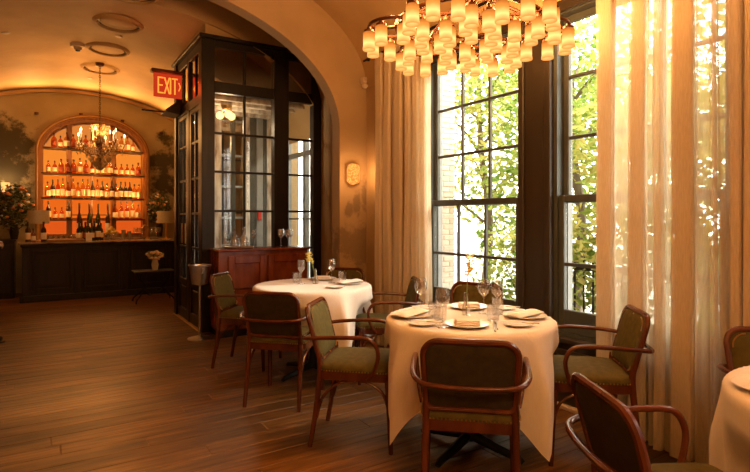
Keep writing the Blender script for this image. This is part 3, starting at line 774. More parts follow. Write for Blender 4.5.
# ------------------------------------------------------------------ tableware
ZT = TZ + .003
plate_me = MB().lathe([(.05, 0), (.085, .004), (.118, .016), (.120, .018), (.117, .018), (.084, .008), (.0, .007)], 36, capb=True, capt=False).mesh('plate', M['china'])
bread_me = MB().lathe([(.035, 0), (.055, .003), (.078, .012), (.080, .0135), (.077, .0135), (.054, .006), (.0, .005)], 28, capt=False).mesh('plate', M['china'])
def napkin_mesh(kind):
    b = MB()
    if kind == 'roll':   # long folded napkin, slightly crumpled
        b.grid(lambda u, v: (-.125 + .25 * u, -.05 + .10 * v, .010 + .014 * math.sin(PI * v) ** .5 * (1 + .15 * math.sin(9 * u)) * min(1, 6 * u + .4, 6 * (1 - u) + .4)), 18, 8)
        b.grid(lambda u, v: (-.125 + .25 * u, -.05 + .10 * v, .008), 18, 8, flip=True)
    else:
        b.box(-.065, .065, -.04, .04, 0, .010, .004); b.box(-.063, .064, -.038, .039, .0105, .019, .004); b.box(-.06, .062, -.036, .037, .0195, .026, .004)
    return b.mesh('napkin', M['napkin'])
nap_roll, nap_fold = napkin_mesh('roll'), napkin_mesh('fold')
wine_me = MB().lathe([(.0, 0), (.034, .001), (.034, .003), (.006, .008), (.0035, .02), (.0035, .095), (.010, .104), (.030, .125), (.037, .150), (.036, .175), (.030, .205), (.029, .205), (.035, .174), (.0355, .150), (.029, .127), (.008, .106), (.0, .104)], 20, capb=False, capt=False).mesh('wine_glass', M['glassware'])
tum_me = MB().lathe([(.0, 0), (.031, 0), (.033, .004), (.037, .088), (.0355, .088), (.032, .010), (.0, .009)], 20, capb=False, capt=False).mesh('tumbler', M['glassware'])
def knife_mesh():
    b = MB(); b.box(-.006, .006, -.10, -.01, 0, .006, .002); b.prism([(-.006, -.01), (.008, -.01), (.009, .07), (.002, .10), (-.005, .09)], lambda x, y_: (x, y_, .002), lambda x, y_: (x, y_, .0035)); return b.mesh('knife', M['steel'])
def fork_mesh():
    b = MB(); b.tube([(0, -.1, .003), (0, -.02, .003), (0, .03, .006), (0, .045, .006)], [.005, .0025, .003, .008], 6)
    for x in (-.0085, -.003, .003, .0085): b.box(x - .0014, x + .0014, .045, .095, .005, .007)
    return b.mesh('fork', M['steel'])
kn_me, fk_me = knife_mesh(), fork_mesh()
def lay(name, me, x, y_, label, cat, z=ZT, rz=0, group=None): return tag(put(name, me, None, (x, y_, z), rz), label, cat, group)
def setting(T, ang, pos, who, roll):
    x, y_ = pos
    lay('dinner_plate', plate_me, x, y_, 'white dinner plate ' + who, 'plate', group='dinner plates')
    lay('napkin', nap_roll if roll else nap_fold, x, y_, 'folded white napkin on the dinner plate ' + who, 'napkin', ZT + (.0115 if roll else .0085), ang, 'folded napkins')
def away(T, d, a): return (T[0] + d * math.cos(a), T[1] + d * math.sin(a))
setting(T1, math.radians(-32), (1.895, 2.093), 'in front of the armchair seen from behind', False)
setting(T1, math.radians(20), (1.800, 2.459), 'at the left side of the nearest full table', True)
setting(T1, math.radians(10), (2.335, 2.095), 'at the right side of the nearest full table', True)
setting(T1, math.radians(-32), (2.275, 2.495), 'at the window side of the nearest full table', False)
for (x, y_, who) in ((1.722, 2.245, 'left of the centre place on the nearest full table'), (2.130, 1.955, 'right of the centre place on the nearest full table'), (2.43, 2.36, 'near the window on the nearest full table'), (2.02, 2.62, 'at the back left of the nearest full table')):
    lay('bread_plate', bread_me, x, y_, 'small white side plate ' + who, 'plate', group='side plates')
    lay('butter_knife', kn_me, x + .01, y_, 'butter knife on the side plate ' + who.replace(' on the nearest full table', '').replace(' of the nearest full table', ''), 'knife', ZT + .0137, math.radians(40), 'butter knives')
for (x, y_, who) in ((1.765, 2.135, 'left of the flower vase on the nearest full table'), (2.218, 2.305, 'right of the flower vase on the nearest full table'), (2.27, 2.25, 'just behind the right-hand glass on the nearest full table'), (1.93, 2.54, 'at the back left of the nearest full table')):
    lay('wine_glass', wine_me, x, y_, 'stemmed wine glass ' + who, 'wine glass', group='wine glasses')
for (x, y_, who) in ((1.905, 2.380, 'behind the left wine glass on the nearest full table'), (1.863, 2.275, 'beside the left wine glass on the nearest full table'), (2.330, 2.300, 'near the right wine glasses on the nearest full table'), (2.115, 2.125, 'right of the centre plate on the nearest full table')):
    lay('tumbler', tum_me, x, y_, 'clear water tumbler ' + who, 'tumbler', group='water tumblers')
lay('table_knife', kn_me, 1.985, 1.985, 'steel table knife right of the centre dinner plate', 'knife', rz=math.radians(-42)); lay('table_fork', fk_me, 1.80, 2.20, 'steel fork left of the centre dinner plate', 'fork', rz=math.radians(-42)); lay('table_spoon', fk_me, 2.03, 2.015, 'second piece of steel cutlery beside the table knife', 'cutlery', rz=math.radians(-42))
# farther table
setting(T2, math.radians(15), (2.235, 3.945), 'at the right side of the farther table', True)
setting(T2, math.radians(-30), (2.18, 4.33), 'at the back of the farther table', False)
lay('bread_plate', bread_me, 2.02, 3.79, 'small white side plate on the farther table', 'plate', group='side plates')
lay('wine_glass', wine_me, 1.885, 4.160, 'stemmed wine glass left of the vase on the farther table', 'wine glass', group='wine glasses'); lay('wine_glass', wine_me, 2.139, 4.085, 'stemmed wine glass right of the vase on the farther table', 'wine glass', group='wine glasses')
lay('tumbler', tum_me, 1.90, 4.29, 'water tumbler left of the vase on the farther table', 'tumbler', group='water tumblers'); lay('tumbler', tum_me, 2.274, 4.14, 'water tumbler right of the vase on the farther table', 'tumbler', group='water tumblers')
# cut-off table
setting(T3, math.radians(60), (2.04, .77), 'on the table cut off at the right edge', False)

def bud_vase(x, y_, lab, h=.30, lean=(.02, .0), seed=1):
    rnd = random.Random(seed)
    t = thing('bud_vase', lab, 'vase', (x, y_, ZT), 0, 'bud vases')
    MB().lathe([(.0, 0), (.026, 0), (.027, .03), (.020, .055), (.012, .08), (.012, .13), (.0105, .13), (.0105, .08), (.018, .055), (.024, .03), (.023, .005), (.0, .005)], 16, capb=False, capt=False).build('glass_body', M['glassware'], t)
    path = bez([(0, 0, .008), (lean[0] * .2, lean[1] * .2, h * .4), (lean[0] * .6, lean[1] * .6, h * .8), (lean[0], lean[1], h)], 5)
    MB().tube(path, .0032, 6).build('stem', M['stem'], t)
    b = MB()
    for k in range(26):
        f_ = rnd.uniform(.72, 1.05); c = Vector((lean[0] * f_, lean[1] * f_, h * f_)) + Vector((rnd.uniform(-1, 1), rnd.uniform(-1, 1), rnd.uniform(-.5, .5))) * .022 * (1.25 - f_ * .6)
        for q in range(4):
            a = rnd.uniform(0, 6.28); d = Vector((math.cos(a), math.sin(a), rnd.uniform(-.2, .8))) * .027; w = Vector((-math.sin(a), math.cos(a), 0)) * .011
            b.add([c, c + d * .6 + w, c + d, c + d * .6 - w], [(0, 1, 2, 3)])
    b.build('blossom', M['petal_y'], t, smooth=False)
bud_vase(2.097, 2.325, 'slim glass vase with one yellow flower on the nearest full table', .325, (.012, -.018), 2)
bud_vase(1.995, 4.11, 'slim glass vase with a yellow drooping flower on the farther table', .25, (-.05, .03), 3)

# ------------------------------------------------------------------ curtains
def curtain(x, z1, spec, amp, seed, label, m_, z0=.012, flare=.03):
    """hangs in the plane X = x; spec lists (y from, y to, layers): 1 = a flat sheer stretch, 3, 5, 7 = a gathered fold"""
    rnd = random.Random(seed); pts = []
    for ya, yb_, n in spec:
        w = yb_ - ya; d = rnd.uniform(-1, 1)
        if n == 1:
            for f_ in (.15, .5, .85): pts.append((ya + w * f_, rnd.uniform(-.35, .35), d))
        else:
            for j in range(n):          # go over the same stretch again and again, each layer a little behind the last
                e = .05 * w * rnd.uniform(0, 1); off = .9 - 1.8 * j / (n - 1)
                fw = [(ya + e, off + .12, d), (ya + w * .5, off + rnd.uniform(-.1, .1), d), (yb_ - e, off - .12, d)]
                pts += fw if j % 2 == 0 else fw[::-1]
    path = bez(pts, 5); n = len(path) - 1
    def P_(u, v):
        q = path[round(u * n)]; h = 1 - v; z = z0 + (z1 - z0) * v
        return (x + amp * q.y * (.8 + .25 * h) + .006 * math.sin(7 * v + 9 * u), q.x + q.z * flare * h * h + .004 * math.sin(5 * v + 40 * u), z)
    b = MB(); b.grid(P_, n, 24)
    o = b.build('linen_curtain', m_, None, angle=180); tag(o, label, 'curtain'); return o
def folds(y0, y1, n, seed, flat=.5, layers=(3, 3, 5)):
    rnd = random.Random(seed); out = []; ks = [rnd.uniform(.6, 1.4) for _ in range(2 * n)]; tot = sum(k * (flat if i % 2 else 1 - flat) for i, k in enumerate(ks)); y_ = y0
    for i, k in enumerate(ks):
        w = k * (flat if i % 2 else 1 - flat) / tot * (y1 - y0); out.append((y_, y_ + w, 1 if i % 2 else rnd.choice(layers))); y_ += w
    return out
curtain(2.985, 3.02, folds(3.83, 4.72, 6, 4, .55, (3, 3)), .048, 4, 'gathered natural linen curtain hanging left of the tall windows', M['curtain_l'])
curtain(2.985, 3.02, [(.80, .95, 1), (.95, 1.06, 5), (1.06, 1.12, 1), (1.12, 1.235, 5), (1.235, 1.275, 1), (1.275, 1.315, 5), (1.315, 1.39, 1), (1.39, 1.41, 3), (1.41, 1.50, 1), (1.50, 1.60, 7), (1.60, 1.66, 1), (1.66, 1.70, 3), (1.70, 1.765, 1), (1.765, 1.85, 5), (1.85, 1.98, 1), (1.98, 2.075, 5)], .042, 9, 'wide sheer linen curtain hanging before the right-hand window', M['curtain'])
curtain(2.985, 3.02, folds(-.55, .77, 9, 5, .45), .042, 5, 'linen curtain hanging beyond the right edge', M['curtain'])
t = thing('curtain_rod', 'dark rod running above the tall windows carrying the linen curtains', 'curtain rod', (2.985, -.7, 3.03))
MB().tube([(0, 0, 0), (0, 5.65, 0)], .012, 10).build('rod', M['black_metal'], t)
for y_ in (.1, 1.9, 3.75, 5.6): MB().box(-.008, .095, y_ - .008, y_ + .008, -.008, .008).build('bracket', M['black_metal'], t, smooth=False)

# ------------------------------------------------------------------ big alabaster chandelier over the nearest table
CH = thing('alabaster_chandelier', 'large bronze chandelier with rings of glowing alabaster shades above the nearest full table', 'chandelier', (2.08, 2.29, 0), 0)
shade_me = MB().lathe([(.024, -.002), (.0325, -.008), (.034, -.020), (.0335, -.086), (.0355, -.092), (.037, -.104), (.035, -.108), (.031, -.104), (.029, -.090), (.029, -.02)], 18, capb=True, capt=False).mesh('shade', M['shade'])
cap_me = MB().lathe([(.006, .022), (.012, .018), (.014, .006), (.029, .002), (.031, -.010), (.026, -.012)], 14).mesh('shade_cap', M['bronze'])
cdir = math.atan2(-.8453, -.5344)
ring_pts = lambda R, n=32: [(R * math.cos(2 * PI * k / n), R * math.sin(2 * PI * k / n), 0) for k in range(n)]
RC, rr, zc = .412, .16, 2.42
for k in range(7):
    a = cdir + (k + .5) * PI / 3; rc = RC if k < 6 else 0
    cx_, cy_ = rc * math.cos(a), rc * math.sin(a)
    MB().tube(ring_pts(rr), .010, 8, closed=True).build('ring', M['bronze'], CH, loc=(cx_, cy_, zc))
    ns = 8
    for j in range(ns):
        q = 2 * PI * j / ns + a + .2
        sx_, sy_ = cx_ + rr * math.cos(q), cy_ + rr * math.sin(q)
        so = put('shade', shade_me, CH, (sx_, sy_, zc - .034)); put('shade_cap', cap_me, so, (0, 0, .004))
    if k < 6:      # curved arm from hub to ring
        c, s_ = math.cos(a), math.sin(a)
        MB().tube(bez([(.03 * c, .03 * s_, 2.56), (.12 * c, .12 * s_, zc + .16), ((RC - .08) * c, (RC - .08) * s_, zc + .07), (RC * c, RC * s_, zc + .005), ((RC + rr) * c, (RC + rr) * s_, zc)], 6), .010, 8).build('arm', M['bronze'], CH)
        point('chandelier_lamp', (2.08 + cx_, 2.29 + cy_, zc + .05), 12.5, (1.0, .46, .135), .10)
MB().tube(ring_pts(.412, 48), .012, 8, closed=True).build('main_ring', M['bronze'], CH, loc=(0, 0, 2.43))
MB().lathe([(.012, 2.42), (.035, 2.44), (.045, 2.50), (.03, 2.56), (.013, 2.60), (.013, 3.42), (.06, 3.43), (.07, 3.47)], 16).build('stem', M['bronze'], CH)

C2 = copy_tree(CH); C2.location = (.35, -.75, 0); C2['label'] = 'added twin chandelier behind the viewer, out of the picture, for warm fill light'
for k in range(6):  # lamps of the added unseen chandelier, warm fill from behind the camera
    a = k * PI / 3; point('chandelier_lamp', (.35 + RC * math.cos(a), -.75 + RC * math.sin(a), zc - .03), 34, (1.0, .46, .135), .10)

# ------------------------------------------------------------------ arch pier: sconce, sensor
t = thing('wall_sconce', 'glowing hammered oval sconce on the arch pier', 'wall lamp', (2.894, AY0, 1.80))
b = MB(); o_ = rrect(.075, .115, .068, 6); n = len(o_); rnd = random.Random(4); rings = [(1, 0), (.98, .035), (.85, .055), (.55, .068), (.2, .072)]
for g, d in rings: b.v += [(x * g + rnd.uniform(-.004, .004), -.012 - d + rnd.uniform(-.003, .003), z * g + rnd.uniform(-.004, .004)) for x, z in o_]
for i in range(4):
    for k in range(n): l = (k + 1) % n; b.f.append((i * n + k, (i + 1) * n + k, (i + 1) * n + l, i * n + l)); b.m.append(0)
b.f.append(tuple(4 * n + k for k in range(n))); b.m.append(0)
m_, nt, p = newmat('hammered_lit_shade'); nt.nodes.remove(p); vo = nt.nodes.new('ShaderNodeTexVoronoi'); vo.inputs['Scale'].default_value = 55; r = nt.nodes.new('ShaderNodeValToRGB')
r.color_ramp.elements[0].color = (1.0, .42, .09, 1); r.color_ramp.elements[1].color = (.55, .14, .018, 1); r.color_ramp.elements[1].position = .7; e = nt.nodes.new('ShaderNodeEmission'); e.inputs[1].default_value = .8
tc = nt.nodes.new('ShaderNodeTexCoord'); nt.links.new(tc.outputs['Object'], vo.inputs['Vector']); nt.links.new(vo.outputs['Distance'], r.inputs[0]); nt.links.new(r.outputs[0], e.inputs[0]); nt.links.new(e.outputs[0], nt.nodes['Material Output'].inputs[0])
b.build('shade', m_, t, smooth=False)
MB().prism(rrect(.06, .10, .055, 5), lambda x, z: (x, -.014, z), lambda x, z: (x, .0, z)).build('back_plate', M['brass'], t)
point('sconce_lamp', (2.894, AY0 - .16, 1.80), 2, (1, .5, .18), .05)
t = thing('wall_sensor', 'small pale motion sensor high on the wall by the left curtain', 'sensor', (3.02, 5.0, 2.80))
MB().box(-.03, .03, -.03, .05, .0, .07, .012).build('housing', M['white_plastic'], t); MB().ball((-.01, -.03, -.03), .034, 12, 8).build('lens', M['white_plastic'], t)

# ------------------------------------------------------------------ sideboard, things on it, bucket stand
SX0, SX1, SY0, SY1, SZ = 1.645, 2.71, 5.80, 6.14, .975
t = thing('mahogany_sideboard', 'red mahogany sideboard with two panelled doors before the vestibule', 'sideboard', (0, 0, 0))
MB().box(SX0, SX1, SY0, SY1, .08, SZ - .03, .004).build('body', M['mahogany'], t, smooth=False)
MB().box(SX0 - .02, SX1 + .015, SY0 - .05, SY1 + .005, SZ - .03, SZ, .010).build('top', M['mahogany'], t, smooth=False)
MB().box(SX0 + .02, SX1 - .02, SY0 + .02, SY1 - .02, 0, .08).build('plinth', M['dark_wood'], t, smooth=False)
for x0, x1 in ((SX0 + .10, SX0 + .53), (SX0 + .56, SX1 - .06)):
    d = MB(); yf, yr = SY0 - .034, SY0 - .002
    d.box(x0, x0 + .07, yf, yr, .14, .90, .008); d.box(x1 - .07, x1, yf, yr, .14, .90, .008)
    d.box(x0 + .07, x1 - .07, yf, yr, .14, .22, .008); d.box(x0 + .07, x1 - .07, yf, yr, .81, .90, .008)
    d.box(x0 + .06, x1 - .06, SY0 - .008, yr, .21, .82)
    do = d.build('door', M['mahogany'], t, smooth=False)
    MB().ball((x1 - .035 if x0 < 1.9 else x0 + .035, SY0 - .046, .56), .014, 10, 6).build('knob', M['brass'], do)
tray = MB().lathe([(.14, 0), (.16, .004), (.165, .016), (.160, .016), (.155, .008), (0, .007)], 32, capt=False)
tag(tray.build('serving_tray', M['brass'], None, loc=(1.93, 5.97, SZ + .001)), 'round brass tray on the left of the mahogany sideboard', 'tray')
dec_me = MB().lathe([(0, 0), (.045, 0), (.05, .02), (.048, .09), (.03, .12), (.014, .14), (.013, .19), (.019, .20), (.017, .20), (.011, .19), (.012, .14), (.045, .09), (.045, .02), (0, .012)], 18, capb=False, capt=False).mesh('body', M['glassware'])
stop_me = MB().lathe([(.009, .185), (.009, .203), (.016, .212), (.016, .228), (.006, .238)], 12).mesh('stopper', M['glassware'])
for i, (x, y_, lab) in enumerate(((1.87, 5.95, 'left glass decanter on the brass tray'), (1.97, 5.92, 'front glass decanter on the brass tray'), (2.00, 6.03, 'right glass decanter at the back of the brass tray'))):
    d = thing('decanter', lab, 'decanter', (x, y_, SZ + .0085), 0, 'decanters on the sideboard'); put('body', dec_me, d); put('stopper', stop_me, d)
bottle_w = MB().lathe([(0, 0), (.036, 0), (.037, .01), (.037, .16), (.03, .19), (.014, .215), (.014, .28), (.0, .282)], 14, capb=False, capt=False).mesh('water_bottle', M['glassware'])
tag(put('water_bottle', bottle_w, None, (1.79, 6.05, SZ + .001)), 'clear bottle left of the decanters on the sideboard', 'bottle')
for i, (x, y_, lab) in enumerate(((2.12, 6.02, 'wine glass just right of the brass tray'), (2.44, 5.98, 'leftmost wine glass at the right end of the sideboard'), (2.52, 5.94, 'middle wine glass at the right end of the sideboard'), (2.58, 6.02, 'rightmost wine glass at the right end of the sideboard'), (2.48, 6.06, 'rear wine glass at the right end of the sideboard'))):
    lay('wine_glass', wine_me, x, y_, lab, 'wine glass', SZ + .001, group='glasses on the sideboard')
t = thing('wine_bucket_stand', 'steel wine bucket on a slim pole stand at the vestibule corner', 'bucket stand', (1.48, 5.93, 0))
MB().lathe([(.13, 0), (.13, .008), (.05, .022), (.016, .035)], 28).build('base', M['steel'], t)
MB().lathe([(.013, .03), (.013, .58), (.05, .59), (.05, .595)], 14).build('pole', M['steel'], t)
MB().lathe([(.07, .596), (.085, .60), (.112, .79), (.125, .80), (.125, .806), (.108, .806), (.082, .61), (0, .608)], 28, capt=False).build('bucket', M['steel'], t)
for s in (-1, 1): MB().tube(bez([(0, s * .112, .76), (0, s * .145, .775), (0, s * .145, .735), (0, s * .108, .725)], 4), .006, 8).build('handle', M['steel'], t)

# ------------------------------------------------------------------ EXIT sign and bracket on the vestibule side
t = thing('exit_sign', 'glowing red EXIT sign on the side of the vestibule', 'exit sign', (1.20, 7.08, 2.84))
MB().box(-.03, .355, -.05, .05, .30, .345, .006).build('housing', M['bronze'], t, smooth=False)
MB().box(0, .34, -.008, .008, 0, .30, .003).build('panel', M['exit_panel'], t, smooth=False)
def strokes(name, segs, x0, h=.19, w=.055, z0=.055, th=.015):
    b = MB()
    for xa, za, xb, zb in segs:
        A = Vector((x0 + xa * w, 0, z0 + za * h)); B = Vector((x0 + xb * w, 0, z0 + zb * h)); d = (B - A).normalized(); nrm = Vector((-d.z, 0, d.x)) * th / 2
        A -= d * th / 2; B += d * th / 2
        q = [A + nrm, A - nrm, B - nrm, B + nrm]; b.add([(p_.x, -.014, p_.z) for p_ in q] + [(p_.x, -.0085, p_.z) for p_ in q], [(0, 1, 2, 3), (4, 7, 6, 5), (0, 4, 5, 1), (1, 5, 6, 2), (2, 6, 7, 3), (3, 7, 4, 0)])
    return b.build(name, M['exit_letter'], t, smooth=False)
strokes('letter', [(0, 0, 0, 1), (0, 1, 1, 1), (0, .5, .8, .5), (0, 0, 1, 0)], .055)
strokes('letter', [(0, 0, 1, 1), (0, 1, 1, 0)], .13)
strokes('letter', [(.5, 0, .5, 1)], .185, w=.03)
strokes('letter', [(.5, 0, .5, 1), (0, 1, 1, 1)], .225)
strokes('chevron', [(0, .75, 1, .5), (1, .5, 0, .25)], .302, w=.018, th=.010)
point('exit_glow', (1.37, 7.0, 2.98), 1.1, (1, .1, .02), .08)
t = thing('door_bracket', 'black iron bar with a dark hood on the vestibule below the EXIT sign', 'bracket', (VX, 7.45, 2.68))
MB().prism([(0, 0), (-.17, .03), (-.17, .06), (0, .20)], lambda x, z: (x, -.16, z), lambda x, z: (x, .18, z)).build('hood', M['dark_wood'], t, smooth=False)
MB().tube([(-.16, 0, .045), (-.42, 0, .048)], .011, 8).build('bar', M['black_metal'], t)
MB().lathe([(.005, 0), (.022, .004), (.022, .022), (.005, .026)], 10, c=(-.42, 0, .035)).build('finial', M['black_metal'], t)

# ------------------------------------------------------------------ vault fittings
def vault_frame(x, y_, a=2.44, b_=1.28, s=2.39):
    z = ell(x, a, b_, s); dz = (ell(x + .01, a, b_, s) - ell(x - .01, a, b_, s)) / .02
    return z, math.atan(-dz)
for i, (y_, lab) in enumerate(((9.33, 'round recessed ceiling vent nearest the bar wall'), (8.2, 'round recessed ceiling vent second from the bar wall'), (7.04, 'round recessed ceiling vent third from the bar wall'), (5.98, 'round recessed ceiling vent nearest the arch, cut by the top edge'))):
    z, tl = vault_frame(.80, y_)
    t = thing('ceiling_vent', lab, 'ceiling vent', (.80, y_, z - .004), 0, 'round ceiling vents'); t.rotation_euler = (0, tl, 0)
    if i == 0:
        ring_v = MB().lathe([(.232, .002), (.236, -.030), (.246, -.036), (.270, -.020), (.285, 0)], 40, capb=False, capt=False).mesh('rim', M['vault'])
        disc_v = MB().lathe([(.003, -.016), (.19, -.016), (.200, -.012), (.200, -.006), (.003, -.004)], 36, capb=False, capt=False).mesh('disc', M['vault'])
        well_v = MB().lathe([(.001, .0), (.236, .0)], 36, capb=False, capt=False).mesh('well', M['black_metal'])
    put('rim', ring_v, t); put('disc', disc_v, t, (0, 0, 0)); put('well', well_v, t, (0, 0, -.004))
z, tl = vault_frame(.43, 8.2); t = thing('smoke_detector', 'round smoke detector on the vault left of the ceiling vents', 'smoke detector', (.43, 8.2, z)); t.rotation_euler = (0, tl, 0)
MB().lathe([(.03, -.085), (.045, -.075), (.05, -.045), (.085, -.04), (.09, 0)], 24).build('body', M['white_plastic'], t); MB().lathe([(.012, -.098), (.028, -.094), (.03, -.084)], 16).build('sensor_cap', M['black_metal'], t)
for x, y_, lab in ((.86, 7.55, 'small white sprinkler cover between the ceiling vents'), (-.35, 7.8, 'small white sprinkler cover at the far left of the vault'), (.72, 10.1, 'small white sprinkler cover near the bar wall')):
    z, tl = vault_frame(x, y_); o = MB().lathe([(.03, -.014), (.045, -.008), (.047, 0)], 18).build('sprinkler_cover', M['white_plastic'], None, loc=(x, y_, z)); o.rotation_euler = (0, tl, 0); tag(o, lab, 'sprinkler', 'ceiling sprinkler covers')

# arched moulding where the vault meets the bar wall
def cove(name, off0, off1, y0, y1, m_, par=None):
    q0 = [(VC + (x - VC) * (1 - off0 / 2.44), z - off0) for x, z in cu2]; q1 = [(VC + (x - VC) * (1 - off1 / 2.44), z - off1) for x, z in cu2]; n = len(q0); b = MB()
    b.add([(x, y0, z) for x, z in q0] + [(x, y0, z) for x, z in q1] + [(x, y1, z) for x, z in q0] + [(x, y1, z) for x, z in q1],
          [f for i in range(n - 1) for f in ((i, i + 1, n + i + 1, n + i), (2 * n + i, 3 * n + i, 3 * n + i + 1, 2 * n + i + 1), (i, 2 * n + i, 2 * n + i + 1, i + 1), (n + i, n + i + 1, 3 * n + i + 1, 3 * n + i))])
    return b.build(name, m_, par, angle=60)
struct(cove('trim_arch', .02, .075, YF - .045, YF, M['vault']))
# small uplights added on the bar wall to make the glow on the vault
for i, x in enumerate((-.75, -.05, .64, 1.33, 2.03)):
    z = ell(x, 2.44, 1.28, 2.39) - .46
    t = thing('added_uplight', 'small added brass uplight high on the bar wall, %s from the left' % ('first', 'second', 'third', 'fourth', 'fifth')[i], 'uplight', (x, YF - .001, z), 0, 'added bar wall uplights')
    MB().lathe([(.012, -.03), (.030, -.02), (.034, .02), (.028, .02), (.02, -.01)], 14, c=(0, -.06, 0)).build('cup', M['bronze'], t); MB().box(-.008, .008, -.035, 0, -.012, .004).build('bracket', M['bronze'], t, smooth=False)
    l = bpy.data.lights.new('vault_glow_lamp', 'SPOT'); l.energy = 15; l.color = (1, .47, .14); l.spot_size = math.radians(150); l.spot_blend = 1.0; l.shadow_soft_size = .04
    o = bpy.data.objects.new('vault_glow_lamp', l); col.objects.link(o); o.location = (x, YF - .30, z + .02); o.rotation_euler = (math.radians(180 + 38), 0, 0)

# ------------------------------------------------------------------ the bar
BX0, BX1, BY0, BY1, BZ = -.235, 2.60, 9.85, 10.40, .935
t = thing('bar_counter', 'long near-black panelled bar front', 'bar', (0, 0, 0))
MB().box(BX0, BX1, BY0, BY1, 0, BZ - .03).build('carcass', M['dark_wood'], t, smooth=False)
MB().box(BX0 - .03, BX1, BY0 - .045, BY0, 0, .10, .008).build('plinth', M['dark_wood'], t, smooth=False)
MB().box(BX0 - .02, BX1, BY0 - .035, BY0, BZ - .08, BZ - .03, .012).build('cornice', M['dark_wood'], t, smooth=False)
xs = [-.235, .47, 1.17, 1.87, 2.57]
for i in range(4):
    MB().box(xs[i], xs[i] + .085, BY0 - .028, BY0, .10, BZ - .08, .006).build('stile', M['dark_wood'], t, smooth=False)
    x0, x1 = xs[i] + .085, xs[i + 1]
    p_ = MB().box(x0, x1, BY0 - .006, BY0, .10, BZ - .08).build('panel', M['dark_wood'], t, smooth=False)
    fr_ = MB()
    fr_.box(x0 + .04, x0 + .075, BY0 - .024, BY0 - .004, .17, .80, .008); fr_.box(x1 - .075, x1 - .04, BY0 - .024, BY0 - .004, .17, .80, .008)
    fr_.box(x0 + .075, x1 - .075, BY0 - .024, BY0 - .004, .17, .205, .008); fr_.box(x0 + .075, x1 - .075, BY0 - .024, BY0 - .004, .765, .80, .008)
    fr_.build('moulding', M['dark_wood'], p_, smooth=False)
    MB().box(x0 + .11, x1 - .11, BY0 - .016, BY0 - .004, .24, .73, .008).build('raised_field', M['dark_wood'], p_, smooth=False)
tag(MB().box(BX0 - .05, BX1, BY0 - .08, BY1 + .05, BZ - .029, BZ, .008).build('bar_countertop', M['marble'], None, smooth=False), 'dark veined stone top along the bar', 'countertop')
t = thing('service_cabinet', 'dark low cabinet at the far left behind the end of the bar', 'cabinet', (-1.55, 10.45, 0))
MB().box(0, 1.20, 0, .55, 0, .93, .006).build('body', M['dark_wood'], t, smooth=False); MB().box(-.02, 1.22, -.02, .56, .93, .96, .006).build('top', M['dark_wood'], t, smooth=False)
for x0 in (.03, .62): MB().box(x0, x0 + .55, -.018, -.001, .10, .88, .008).build('door', M['dark_wood'], t, smooth=False)

# arched back bar, built in front of the mural wall
t = thing('arched_back_bar', 'arched wooden back bar with lit amber panels and four shelves', 'back bar', (0, 0, 0))
AX, AW, AS, AB = .852, .893, 2.50, .66
def arch_pts(a, b_, n=28, z0=.95): return [(AX + a, z0)] + [(AX + a * math.cos(PI * i / n), AS + b_ * math.sin(PI * i / n)) for i in range(n + 1)] + [(AX - a, z0)]
def arch_band(name, a0, b0, a1, b1, y0, y1, m_):
    o1, o2 = arch_pts(a0, b0), arch_pts(a1, b1); n = len(o1); b = MB()
    vs = [(x, y0, z) for x, z in o1] + [(x, y0, z) for x, z in o2] + [(x, y1, z) for x, z in o1] + [(x, y1, z) for x, z in o2]; fs = []
    for i in range(n - 1):
        fs += [(i, i + 1, n + i + 1, n + i), (2 * n + i, 3 * n + i, 3 * n + i + 1, 2 * n + i + 1), (i, 2 * n + i, 2 * n + i + 1, i + 1), (n + i, n + i + 1, 3 * n + i + 1, 3 * n + i)]
    b.add(vs, fs); return b.build(name, m_, t, angle=35)
arch_band('arch_moulding', AW + .03, AB + .03, AW - .035, AB - .035, 10.87, 11.165, M['gold_wood'])
arch_band('arch_moulding', AW - .035, AB - .035, AW - .085, AB - .085, 10.90, 11.165, M['gold_wood'])
arch_band('arch_bead', AW + .005, AB + .005, AW - .012, AB - .012, 10.855, 10.88, M['brass'])
b = MB(); ap = arch_pts(AW - .06, AB - .06); b.prism(ap[::-1], lambda x, z: (x, 11.14, z), lambda x, z: (x, 11.165, z)); b.build('back_board', M['gold_wood'], t, smooth=False)
def top_in(x, m_=.10): 
    u = (x - AX) / (AW - m_); return AS + (AB - m_) * math.sqrt(max(0, 1 - u * u)) if abs(u) < 1 else AS
SH = [1.29, 1.67, 2.11, 2.56]
levels = [1.0, 1.29, 1.67, 2.11, 2.56]
bays = [(.05, .405), (.49, .795), (.83, 1.125), (1.21, 1.655)]
# glowing panels, bay by bay and shelf by shelf
for x0, x1 in bays:
    for j, z0 in enumerate(levels):
        z1 = (levels[j + 1] - .03) if j < 4 else None; n = 8; b = MB()
        if z1: b.box(x0, x1, 11.125, 11.139, z0 + .02, z1)
        else:
            q = [(x0 + (x1 - x0) * i / n) for i in range(n + 1)]
            poly = [(x0, z0 + .02), (x1, z0 + .02)] + [(x, max(z0 + .03, top_in(x) - .02)) for x in q[::-1]]
            b.prism(poly, lambda x, z: (x, 11.125, z), lambda x, z: (x, 11.139, z))
        b.build('lit_panel', BACKLIT[j], t, smooth=False)
for x0, x1, d in ((.405, .49, 10.98), (.795, .83, 11.08), (1.125, 1.21, 10.98)):
    b = MB(); b.box(x0, x1, d, 11.14, .95, top_in((x0 + x1) / 2) + .02, .006); b.build('upright', M['gold_wood'], t, smooth=False)
for j, z in enumerate(SH):
    w = AW - .06 if z < AS + .05 else AW - .08
    for x0, x1 in (((AX - w, .49), (1.125, AX + w)) if j == 0 else ((AX - w, AX + w),)):
        MB().box(x0, x1, 10.875, 11.13, z - .022, z, .004).build('shelf', M['dark_wood'], t, smooth=False)
MB().box(.49, 1.125, 11.05, 11.13, 1.36, 1.375, .002).build('shelf_rail', M['dark_wood'], t, smooth=False)
